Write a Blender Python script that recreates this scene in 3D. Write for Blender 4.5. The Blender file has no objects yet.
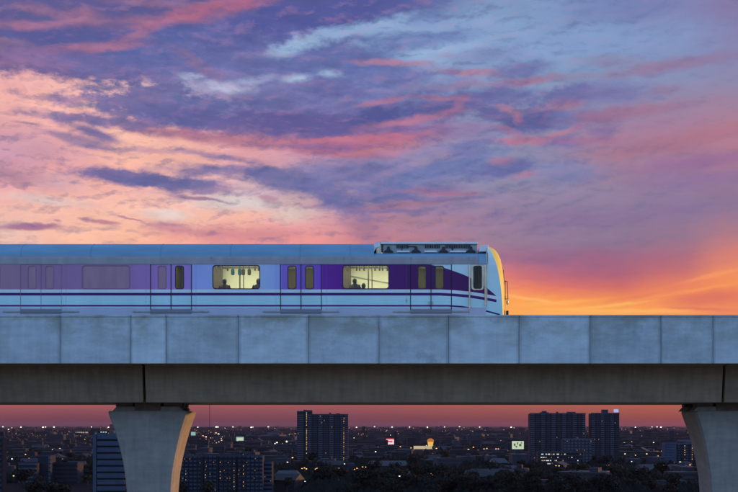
import bpy, bmesh, math, random
from math import radians, sin, cos, tan, atan, atan2, pi, hypot
from mathutils import Vector
from mathutils.geometry import tessellate_polygon

random.seed(7)
K = 0.0009            # radians per picture unit of the survey drawing (738 units across)
H = 50.0              # eye height above the plain
C = bpy.data.collections.new('place')
bpy.context.scene.collection.children.link(C)

def X(u, y): return (u - 369.0) * K * y
def Z(v, y): return H + (425.0 - v) * K * y
def s2l(c):
    out = []
    for a in c:
        a = a / 255.0
        out.append(a / 12.92 if a <= 0.04045 else ((a + 0.055) / 1.055) ** 2.4)
    return tuple(out)
def alb(c, E=(.20, .37, .60)):
    l = s2l(c)
    return tuple(min(.85, max(.004, a / e)) for a, e in zip(l, E))

# ------------------------------------------------------------------ materials
def mat(name, col, rough=.6, metal=0, var=0, vscale=3.0, stretch=(1, 1, 1), bump=0, spec=.5, coat=0, rnd=0):
    m = bpy.data.materials.new(name); m.use_nodes = True
    nt = m.node_tree; b = nt.nodes['Principled BSDF']
    b.inputs['Roughness'].default_value = rough; b.inputs['Metallic'].default_value = metal
    b.inputs['Specular IOR Level'].default_value = spec
    b.inputs['Coat Weight'].default_value = coat
    b.inputs['Base Color'].default_value = (*col, 1)
    if var or bump or rnd:
        tc = nt.nodes.new('ShaderNodeTexCoord'); mp = nt.nodes.new('ShaderNodeMapping')
        mp.inputs['Scale'].default_value = stretch
        nt.links.new(tc.outputs['Object'], mp.inputs['Vector'])
        n = nt.nodes.new('ShaderNodeTexNoise'); n.inputs['Scale'].default_value = vscale; n.inputs['Detail'].default_value = 6
        nt.links.new(mp.outputs[0], n.inputs['Vector'])
        hsv = nt.nodes.new('ShaderNodeHueSaturation'); hsv.inputs['Color'].default_value = (*col, 1)
        mr = nt.nodes.new('ShaderNodeMapRange'); mr.inputs['From Min'].default_value = .3; mr.inputs['From Max'].default_value = .7
        mr.inputs['To Min'].default_value = 1 - var; mr.inputs['To Max'].default_value = 1 + var
        nt.links.new(n.outputs['Fac'], mr.inputs['Value'])
        val = mr.outputs[0]
        if rnd:
            oi = nt.nodes.new('ShaderNodeObjectInfo'); r2 = nt.nodes.new('ShaderNodeMapRange')
            r2.inputs['To Min'].default_value = 1 - rnd; r2.inputs['To Max'].default_value = 1 + rnd
            nt.links.new(oi.outputs['Random'], r2.inputs['Value'])
            mu = nt.nodes.new('ShaderNodeMath'); mu.operation = 'MULTIPLY'
            nt.links.new(val, mu.inputs[0]); nt.links.new(r2.outputs[0], mu.inputs[1]); val = mu.outputs[0]
        nt.links.new(val, hsv.inputs['Value']); nt.links.new(hsv.outputs[0], b.inputs['Base Color'])
        if bump:
            bp = nt.nodes.new('ShaderNodeBump'); bp.inputs['Strength'].default_value = bump; bp.inputs['Distance'].default_value = .02
            nt.links.new(n.outputs['Fac'], bp.inputs['Height']); nt.links.new(bp.outputs[0], b.inputs['Normal'])
    return m

def emit(name, col, strength, sample=False):
    m = bpy.data.materials.new(name); m.use_nodes = True
    nt = m.node_tree; nt.nodes.clear()
    e = nt.nodes.new('ShaderNodeEmission'); e.inputs[0].default_value = (*col, 1); e.inputs[1].default_value = strength
    o = nt.nodes.new('ShaderNodeOutputMaterial'); nt.links.new(e.outputs[0], o.inputs[0])
    m.cycles.emission_sampling = 'AUTO' if sample else 'NONE'
    return m

def concrete(name, lo, hi, panel=False, rnd=.12, streak=.35, stain=.3):
    m = bpy.data.materials.new(name); m.use_nodes = True
    nt = m.node_tree; N = nt.nodes.new; L = nt.links.new; b = nt.nodes['Principled BSDF']
    b.inputs['Roughness'].default_value = .85; b.inputs['Specular IOR Level'].default_value = .25
    tc = N('ShaderNodeTexCoord'); oi = N('ShaderNodeObjectInfo')
    off = N('ShaderNodeVectorMath'); off.operation = 'ADD'
    sc = N('ShaderNodeVectorMath'); sc.operation = 'SCALE'; sc.inputs[0].default_value = (37, 91, 13); L(oi.outputs['Random'], sc.inputs['Scale'])
    L(tc.outputs['Object'], off.inputs[0]); L(sc.outputs[0], off.inputs[1])
    def noise(scale, stretch, detail=6, rough=.55):
        mp = N('ShaderNodeMapping'); mp.inputs['Scale'].default_value = stretch; L(off.outputs[0], mp.inputs[0])
        n = N('ShaderNodeTexNoise'); n.inputs['Scale'].default_value = scale; n.inputs['Detail'].default_value = detail
        n.inputs['Roughness'].default_value = rough; L(mp.outputs[0], n.inputs['Vector']); return n.outputs['Fac']
    big = noise(.9, (1, 1, 1.3)); cast = noise(2.6, (.55, 1, 2.6), 8, .65); drip = noise(2.6, (2.2, 2.2, .16), 5); fine = noise(28, (1, 1, 1), 4)
    def mr(x, a, c, lo_, hi_):
        r = N('ShaderNodeMapRange'); r.inputs[1].default_value = a; r.inputs[2].default_value = c
        r.inputs[3].default_value = lo_; r.inputs[4].default_value = hi_; L(x, r.inputs[0]); return r.outputs[0]
    def add(a, b_):
        q = N('ShaderNodeMath'); q.operation = 'ADD'
        L(a, q.inputs[0])
        if isinstance(b_, float): q.inputs[1].default_value = b_
        else: L(b_, q.inputs[1])
        return q.outputs[0]
    f = add(mr(big, .3, .7, 0, .45), mr(cast, .3, .7, 0, .35))
    f = add(f, mr(fine, .3, .7, -.06, .12)); f = add(f, mr(drip, .35, .7, 0.06, -streak))
    f = add(f, mr(oi.outputs['Random'], 0, 1, -rnd, rnd + .15))
    mx = N('ShaderNodeMix'); mx.data_type = 'RGBA'; mx.inputs[6].default_value = (*lo, 1); mx.inputs[7].default_value = (*hi, 1)
    mx.clamp_factor = True; L(f, mx.inputs[0])
    st = noise(.55, (1, 1, 1), 7, .7)
    m2 = N('ShaderNodeMix'); m2.data_type = 'RGBA'; L(mr(st, .60, .74, 0, stain), m2.inputs[0]); L(mx.outputs[2], m2.inputs[6])
    m2.inputs[7].default_value = (lo[0] * .55, lo[1] * .48, lo[2] * .42, 1)
    res = m2.outputs[2]
    if panel:      # weathering of a cast panel: grey-green bloom from the top; soft shadow and dirt painted in at the joints
        sg = N('ShaderNodeSeparateXYZ'); L(tc.outputs['Generated'], sg.inputs[0])
        bl = N('ShaderNodeMath'); bl.operation = 'MULTIPLY'; L(mr(noise(.8, (1, 1, 1.6), 6, .6), .42, .62, 0, .85), bl.inputs[0]); L(mr(sg.outputs[2], .25, .95, .15, 1.), bl.inputs[1])
        m3 = N('ShaderNodeMix'); m3.data_type = 'RGBA'; L(bl.outputs[0], m3.inputs[0]); L(res, m3.inputs[6]); m3.inputs[7].default_value = (.30, .29, .235, 1)
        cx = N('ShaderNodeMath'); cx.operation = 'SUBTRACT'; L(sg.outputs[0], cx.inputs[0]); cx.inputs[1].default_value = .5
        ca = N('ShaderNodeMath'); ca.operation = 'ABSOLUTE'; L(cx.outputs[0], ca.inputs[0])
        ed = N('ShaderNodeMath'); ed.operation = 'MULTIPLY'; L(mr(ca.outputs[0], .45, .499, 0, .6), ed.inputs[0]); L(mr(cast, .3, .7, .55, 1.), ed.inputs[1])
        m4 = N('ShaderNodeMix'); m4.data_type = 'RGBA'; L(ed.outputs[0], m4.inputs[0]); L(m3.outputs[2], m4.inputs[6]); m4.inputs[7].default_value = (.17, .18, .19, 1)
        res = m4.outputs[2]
    L(res, b.inputs['Base Color'])
    bp = N('ShaderNodeBump'); bp.inputs['Strength'].default_value = .35; bp.inputs['Distance'].default_value = .02
    L(add(cast, fine), bp.inputs['Height']); L(bp.outputs[0], b.inputs['Normal'])
    return m

# ------------------------------------------------------------------ mesh helpers
class MB:
    def __init__(s, o=(0, 0, 0)): s.v = []; s.f = []; s.mi = []; s.o = Vector(o); s.cm = 0
    def vert(s, p): s.v.append(tuple(Vector(p) - s.o)); return len(s.v) - 1
    def face(s, idx): s.f.append(tuple(idx)); s.mi.append(s.cm)
    def box(s, x0, x1, y0, y1, z0, z1):
        i = [s.vert(p) for p in ((x0, y0, z0), (x1, y0, z0), (x1, y1, z0), (x0, y1, z0), (x0, y0, z1), (x1, y0, z1), (x1, y1, z1), (x0, y1, z1))]
        for q in ((0, 3, 2, 1), (4, 5, 6, 7), (0, 1, 5, 4), (1, 2, 6, 5), (2, 3, 7, 6), (3, 0, 4, 7)): s.face([i[k] for k in q])
    def prism(s, loop_a, loop_b, cap=True):
        n = len(loop_a); a = [s.vert(p) for p in loop_a]; b = [s.vert(p) for p in loop_b]
        for k in range(n): s.face((a[k], a[(k + 1) % n], b[(k + 1) % n], b[k]))
        if cap: s.face(a[::-1]); s.face(b)
    def tube(s, p, q, r, n=8, r2=None):
        p = Vector(p); q = Vector(q); d = (q - p).normalized()
        a = d.orthogonal().normalized(); b = d.cross(a); r2 = r if r2 is None else r2
        s.prism([p + (a * cos(t) + b * sin(t)) * r for t in [2 * pi * k / n for k in range(n)]],
                [q + (a * cos(t) + b * sin(t)) * r2 for t in [2 * pi * k / n for k in range(n)]])
    def ball(s, c, r, n=8, m=6, sq=(1, 1, 1)):
        c = Vector(c); rings = []
        for j in range(1, m):
            ph = pi * j / m
            rings.append([s.vert(c + Vector((r * sq[0] * sin(ph) * cos(2 * pi * k / n), r * sq[1] * sin(ph) * sin(2 * pi * k / n), r * sq[2] * cos(ph)))) for k in range(n)])
        t = s.vert(c + Vector((0, 0, r * sq[2]))); b = s.vert(c - Vector((0, 0, r * sq[2])))
        for k in range(n):
            s.face((t, rings[0][k], rings[0][(k + 1) % n])); s.face((b, rings[-1][(k + 1) % n], rings[-1][k]))
            for j in range(len(rings) - 1): s.face((rings[j][k], rings[j + 1][k], rings[j + 1][(k + 1) % n], rings[j][(k + 1) % n]))
    def build(s, name, mats, parent=None, smooth=False, bevel=0, fix=True):
        me = bpy.data.meshes.new(name); me.from_pydata(s.v, [], s.f)
        if not isinstance(mats, (list, tuple)): mats = [mats]
        for m in mats: me.materials.append(m)
        if len(mats) > 1:
            for p, i in zip(me.polygons, s.mi): p.material_index = i
        if fix:
            bm = bmesh.new(); bm.from_mesh(me); bmesh.ops.recalc_face_normals(bm, faces=bm.faces); bm.to_mesh(me); bm.free()
        if smooth:
            for p in me.polygons: p.use_smooth = True
        o = bpy.data.objects.new(name, me); C.objects.link(o)
        if parent: o.parent = parent
        else: o.location = s.o
        if bevel:
            bv = o.modifiers.new('bevel', 'BEVEL'); bv.width = bevel; bv.segments = 2; bv.limit_method = 'ANGLE'; bv.angle_limit = .6
        return o

def thing(name, label, cat, loc=(0, 0, 0), group=None):
    o = bpy.data.objects.new(name, None); C.objects.link(o); o.location = loc
    o['label'] = label; o['category'] = cat
    if group: o['group'] = group
    return o
def tag(o, label, cat, group=None):
    o['label'] = label; o['category'] = cat
    if group: o['group'] = group
    return o
def kind(o, k): o['kind'] = k; return o
def copy_tree(o, parent=None):
    c = o.copy(); C.objects.link(c)
    if parent: c.parent = parent
    for ch in list(o.children): copy_tree(ch, c)
    return c

# ------------------------------------------------------------------ camera
cam = bpy.data.cameras.new('camera'); co = bpy.data.objects.new('camera', cam); C.objects.link(co)
co.location = (0, 0, H); co.rotation_euler = (radians(90), 0, 0)
cam.sensor_width = 36; cam.lens = 36 / (738 * K); cam.shift_y = 179 / 738.0
cam.clip_start = .5; cam.clip_end = 90000
bpy.context.scene.camera = co
sc = bpy.context.scene
sc.view_settings.view_transform = 'Standard'; sc.view_settings.look = 'None'; sc.view_settings.exposure = 0; sc.view_settings.gamma = 1
sc.cycles.volume_bounces = 0; sc.cycles.max_bounces = 6; sc.cycles.diffuse_bounces = 3; sc.cycles.transparent_max_bounces = 12

# ------------------------------------------------------------------ sky
SUN_EL, SUN_AZ = radians(2.0), radians(72)     # azimuth measured from +Y towards +X
def build_sky():
    w = bpy.data.worlds.new('World'); sc.world = w; w.use_nodes = True
    nt = w.node_tree; N = nt.nodes.new; L = nt.links.new; nt.nodes.clear()
    out = N('ShaderNodeOutputWorld'); bg = N('ShaderNodeBackground'); bg2 = N('ShaderNodeBackground'); ad = N('ShaderNodeAddShader')
    sky = N('ShaderNodeTexSky'); sky.sky_type = 'NISHITA'; sky.sun_disc = False
    sky.sun_elevation = SUN_EL; sky.sun_rotation = SUN_AZ; sky.altitude = 50
    L(sky.outputs[0], bg2.inputs[0]); bg2.inputs[1].default_value = 0.05
    L(bg2.outputs[0], ad.inputs[1])
    def M(op, a, b=None, c=None, clamp=False):
        n = N('ShaderNodeMath'); n.operation = op; n.use_clamp = clamp
        for i, x in enumerate((a, b, c)):
            if x is None: continue
            if isinstance(x, (int, float)): n.inputs[i].default_value = x
            else: L(x, n.inputs[i])
        return n.outputs[0]
    def VM(op, a, b):
        n = N('ShaderNodeVectorMath'); n.operation = op
        for i, x in enumerate((a, b)):
            if isinstance(x, tuple): n.inputs[i].default_value = x
            else: L(x, n.inputs[i])
        return n.outputs[1] if op == 'LENGTH' else n.outputs[0]
    def MR(x, a, b, c=0., d=1., smooth=False):
        n = N('ShaderNodeMapRange'); n.interpolation_type = 'SMOOTHSTEP' if smooth else 'LINEAR'
        for i, q in enumerate((a, b, c, d)): n.inputs[i + 1].default_value = q
        L(x, n.inputs[0]); return n.outputs[0]
    def MIX(f, a, b, mode='MIX'):
        n = N('ShaderNodeMix'); n.data_type = 'RGBA'; n.blend_type = mode; n.clamp_factor = True
        for i, x in ((0, f), (6, a), (7, b)):
            if isinstance(x, (int, float)): n.inputs[i].default_value = x
            elif isinstance(x, tuple): n.inputs[i].default_value = (*x, 1)
            else: L(x, n.inputs[i])
        return n.outputs[2]
    tc = N('ShaderNodeTexCoord'); sp = N('ShaderNodeSeparateXYZ'); L(tc.outputs['Generated'], sp.inputs[0])
    az = M('ARCTAN2', sp.outputs[0], sp.outputs[1]); el = M('ARCSINE', sp.outputs[2])
    cb = N('ShaderNodeCombineXYZ'); L(M('MULTIPLY', az, 1 / K), cb.inputs[0]); L(M('MULTIPLY', el, 1 / K), cb.inputs[1])
    P0 = cb.outputs[0]
    def noise(vec, sx, sy, detail, rough=.55, seed=0., dist=0.):
        v = VM('MULTIPLY', vec, (sx, sy, 1)); v = VM('ADD', v, (seed, seed * .7, seed * 1.3))
        n = N('ShaderNodeTexNoise'); n.inputs['Scale'].default_value = 1; n.inputs['Detail'].default_value = detail
        n.inputs['Roughness'].default_value = rough; n.inputs['Distortion'].default_value = dist; L(v, n.inputs['Vector']); return n
    n1 = noise(P0, .012, .03, 5, .55, 3.1); n2 = noise(P0, .045, .085, 6, .62, 11.7)
    w1 = VM('MULTIPLY', VM('SUBTRACT', n1.outputs['Color'], (.5, .5, .5)), (20, 9, 0))
    w2 = VM('MULTIPLY', VM('SUBTRACT', n2.outputs['Color'], (.5, .5, .5)), (17, 8.5, 0))
    # warp dies out towards the horizon so that the sunset bands stay level
    up = MR(sp.outputs[2], .07, .2, .25, 1.)
    wsum = VM('ADD', w1, w2); wn = N('ShaderNodeVectorMath'); wn.operation = 'SCALE'; L(wsum, wn.inputs[0]); L(up, wn.inputs['Scale'])
    P = VM('ADD', P0, wn.outputs[0])
    ps = N('ShaderNodeSeparateXYZ'); L(P, ps.inputs[0])
    # the soft colours behind the clouds: rows of elevation, stops of azimuth
    cols = [0, 61, 123, 184, 246, 307, 369, 430, 492, 553, 615, 676, 738]
    G = SKY_GRID
    rows = sorted(G)
    def grid(u, v):
        u = min(738, max(0, u)); v = min(rows[-1], max(rows[0], v))
        i = max(k for k in range(len(rows)) if rows[k] <= v); i = min(i, len(rows) - 2); fv = (v - rows[i]) / (rows[i + 1] - rows[i])
        j = max(k for k in range(13) if cols[k] <= u); j = min(j, 11); fu = (u - cols[j]) / (cols[j + 1] - cols[j]); fu = fu * fu * (3 - 2 * fu)
        def at(r, c_): return s2l(G[rows[r]][c_])
        return tuple((at(i, j)[k] * (1 - fu) + at(i, j + 1)[k] * fu) * (1 - fv) + (at(i + 1, j)[k] * (1 - fu) + at(i + 1, j + 1)[k] * fu) * fv for k in range(3))
    R = 370.0
    def after(c_):       # order the evaluation: each layer starts once the one below is done
        n = N('ShaderNodeVectorMath'); n.operation = 'MULTIPLY_ADD'; L(c_, n.inputs[0]); n.inputs[1].default_value = (1e-4, 1e-4, 1e-4); L(P, n.inputs[2]); return n.outputs[0]
    ely = [atan((425 - v) * K) / K for v in rows][::-1]      # ascending elevation
    col = None
    for k, e in enumerate(ely):
        px, py = ps.outputs[0], ps.outputs[1]
        if col is not None:
            q_ = N('ShaderNodeSeparateXYZ'); L(after(col), q_.inputs[0]); px, py = q_.outputs[0], q_.outputs[1]
        r = N('ShaderNodeValToRGB'); cr = r.color_ramp; cr.interpolation = 'LINEAR'; L(MR(px, -R, R), r.inputs[0])
        S = 25
        while len(cr.elements) < S: cr.elements.new(.5)
        for s_ in range(S):
            a = (-R + 2 * R * s_ / (S - 1)) * K
            c = grid(369 + tan(a) / K, 425 - tan(e * K) / (K * cos(a)))
            cr.elements[s_].position = s_ / (S - 1)
        for s_ in range(S):
            a = (-R + 2 * R * s_ / (S - 1)) * K
            cr.elements[s_].color = (*grid(369 + tan(a) / K, 425 - tan(e * K) / (K * cos(a))), 1)
        col = r.outputs[0] if col is None else MIX(MR(py, ely[k - 1], e), col, r.outputs[0])
    rag = noise(P0, .04, .08, 7, .66, 21.3)
    rg = M('SUBTRACT', rag.outputs['Fac'], .5)
    for (u, v, ru, rv, ang, c, alpha, soft, ragged) in SKY_CLOUDS:
        a = atan((u - 369) * K); e = atan((425 - v) * K * cos(a))
        mp = N('ShaderNodeMapping'); mp.vector_type = 'TEXTURE'; L(after(col), mp.inputs[0])
        mp.inputs['Location'].default_value = (a / K, e / K, 0); mp.inputs['Rotation'].default_value = (0, 0, radians(ang))
        mp.inputs['Scale'].default_value = (ru, rv, 1)
        ln = VM('LENGTH', mp.outputs[0], (0, 0, 0)); ln = M('MULTIPLY_ADD', rg, ragged * 3.0, ln)
        m = MR(ln, 1 + soft, max(0, 1 - soft), 0, alpha, True)
        col = MIX(m, col, s2l(c))
    # fine relief: ripples catch the low light from beneath
    r1 = noise(P, .026, .07, 7, .58, 5.5); r2 = noise(VM('ADD', P, (3.5, -3.2, 0)), .026, .07, 7, .58, 5.5)
    rel = M('SUBTRACT', r1.outputs['Fac'], r2.outputs['Fac'])
    amp = M('MULTIPLY', MR(sp.outputs[2], .1, .2, .15, 1.), MR(az, .05, .3, 1., .3))
    rel = M('MULTIPLY', rel, amp)
    col = MIX(MR(rel, .015, .15, 0, .24), col, s2l((178, 130, 160)), 'MIX')
    col = MIX(MR(rel, -.005, -.14, 0, .42), col, s2l((92, 98, 152)), 'MIX')
    br = M('MULTIPLY_ADD', M('SUBTRACT', r1.outputs['Fac'], .5), .5, 1.); cbr = N('ShaderNodeCombineXYZ')
    for i in range(3): L(br, cbr.inputs[i])
    col = MIX(amp, col, cbr.outputs[0], 'MULTIPLY')
    # the rest of the dome, away from the sunset: clear blue dusk
    back = N('ShaderNodeValToRGB'); cr = back.color_ramp; L(sp.outputs[2], back.inputs[0])
    for p, c in BACK:
        if p in (0, 1): q = cr.elements[0 if p == 0 else -1]
        else: q = cr.elements.new(p)
        q.color = (*[x / 2 for x in c], 1)
    bk = VM('MULTIPLY', back.outputs[0], (2, 2, 2))
    fb = M('MAXIMUM', MR(M('ABSOLUTE', az), .55, 1.3, 0, 1, True), MR(el, .42, 1.0, 0, 1, True))
    bgb = N('ShaderNodeBackground'); L(bk, bgb.inputs[0]); bgg = N('ShaderNodeBackground'); bgg.inputs[0].default_value = (.03, .025, .04, 1)
    L(col, bg.inputs[0]); bg.inputs[1].default_value = 1.0
    m1 = N('ShaderNodeMixShader'); L(fb, m1.inputs[0]); L(bg.outputs[0], m1.inputs[1]); L(ad.outputs[0], m1.inputs[2])
    m2 = N('ShaderNodeMixShader'); L(MR(sp.outputs[2], 0., -.02), m2.inputs[0]); L(m1.outputs[0], m2.inputs[1]); L(bgg.outputs[0], m2.inputs[2])
    L(bgb.outputs[0], ad.inputs[0]); L(m2.outputs[0], out.inputs[0])
    w.cycles.sampling_method = 'MANUAL'; w.cycles.sample_map_resolution = 512
BACK = ((0, (.14, .16, .26)), (.12, (.28, .45, .78)), (.33, (.46, .88, 1.58)), (.6, (.30, .56, 1.08)), (1, (.09, .16, .36)))

_ = None
SKY_GRID = {
 0: [(100,92,145),(100,95,150),(105,95,150),(125,100,155),(120,100,155),(95,100,160),(105,118,170),(122,145,190),(128,153,192),(124,147,189),(122,137,181),(128,129,173),(134,119,163)],
 40: [(190,145,165),(190,145,170),(180,150,175),(160,160,195),(150,165,205),(145,170,210),(140,170,210),(140,170,212),(134,163,202),(130,158,199),(128,151,193),(128,141,185),(132,129,172)],
 72: [(243,178,178),(245,183,180),(240,188,188),(210,188,200),(180,188,212),(150,165,205),(140,158,200),(134,152,196),(130,151,191),(132,155,193),(130,151,191),(134,145,185),(140,137,175)],
 95: [(246,181,170),(247,188,176),(245,188,178),(215,178,198),(170,165,195),(135,140,185),(128,142,187),(130,149,188),(130,154,188),(130,152,186),(130,144,178),(138,138,170),(150,134,162)],
 120: [(238,175,173),(245,181,173),(248,188,173),(225,168,178),(180,145,175),(150,125,170),(140,124,167),(140,134,172),(135,144,178),(135,134,167),(150,126,158),(165,124,152),(178,124,147)],
 145: [(214,158,178),(232,165,170),(250,193,168),(246,185,166),(230,163,168),(205,138,163),(190,124,152),(170,129,157),(140,144,177),(150,136,167),(172,128,152),(172,124,150),(186,128,144)],
 170: [(215,148,168),(236,165,166),(246,181,163),(244,183,168),(225,168,173),(185,155,175),(150,134,172),(135,139,177),(130,144,177),(138,136,170),(155,128,154),(155,122,152),(158,118,148)],
 195: [(246,177,166),(248,183,168),(246,185,173),(240,189,183),(215,189,198),(190,160,170),(150,132,167),(145,129,164),(145,132,162),(142,130,160),(145,128,158),(140,122,156),(140,120,152)],
 215: [(240,198,183),(248,193,173),(250,195,173),(248,193,173),(248,188,168),(220,168,173),(175,132,157),(158,127,157),(150,128,158),(142,126,156),(140,124,154),(138,120,152),(142,118,148)],
 243: [(232,193,180),(250,191,166),(252,189,158),(250,173,153),(238,153,148),(246,158,148),(205,132,137),(180,127,144),(155,126,150),(145,120,148),(142,118,146),(152,118,142),(190,126,130)],
 262: [(240,173,158),(245,173,153),(245,168,148),(245,158,143),(240,148,138),(240,148,138),(215,130,130),(195,122,135),(172,112,138),(152,102,136),(150,100,134),(180,108,124),(236,132,104)],
 278: [(245,170,130),(245,165,130),(245,160,125),(245,155,120),(245,150,120),(245,150,115),(240,140,115),(238,135,112),(235,128,112),(190,106,122),(178,100,118),(215,118,104),(250,158,92)],
 290: [(250,165,110),(250,160,110),(250,155,105),(250,155,105),(250,150,105),(250,150,100),(250,150,100),(250,150,98),(252,152,98),(232,124,100),(212,112,104),(240,138,94),(238,132,92)],
 300: [(250,165,100),(250,165,100),(250,160,100),(250,160,95),(250,160,95),(250,160,95),(252,165,95),(252,165,92),(254,170,92),(252,160,84),(248,148,84),(244,142,90),(222,118,96)],
 314: [(250,170,95),(250,170,95),(250,170,95),(250,170,90),(250,170,90),(250,170,90),(250,170,90),(250,168,90),(250,166,88),(255,176,92),(255,176,92),(250,160,92),(244,146,98)],
 350: [(238,130,95),(238,130,92),(238,128,92),(236,126,92),(236,126,92),(236,126,92),(236,126,90),(238,126,90),(238,128,88),(240,130,86),(242,130,84),(242,128,84),(240,126,84)],
 402: [(176,98,94),(174,96,93),(172,95,92),(168,93,92),(168,92,90),(168,92,90),(168,91,88),(172,93,86),(175,95,86),(178,96,84),(182,97,81),(185,98,80),(187,98,80)],
 412: [(138,79,88),(134,77,88),(134,77,88),(134,77,86),(136,79,88),(138,79,86),(139,79,86),(144,81,84),(149,83,82),(154,85,80),(159,87,78),(162,87,78),(164,87,78)],
 425: [(88,49,67),(88,49,67),(88,49,67),(90,49,67),(92,50,67),(93,51,67),(97,51,67),(103,52,67),(110,54,67),(117,58,67),(125,59,68),(128,61,68),(130,61,68)],
}
PK = (164, 114, 146); PK2 = (182, 120, 146); DK = (98, 100, 154)
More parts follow.
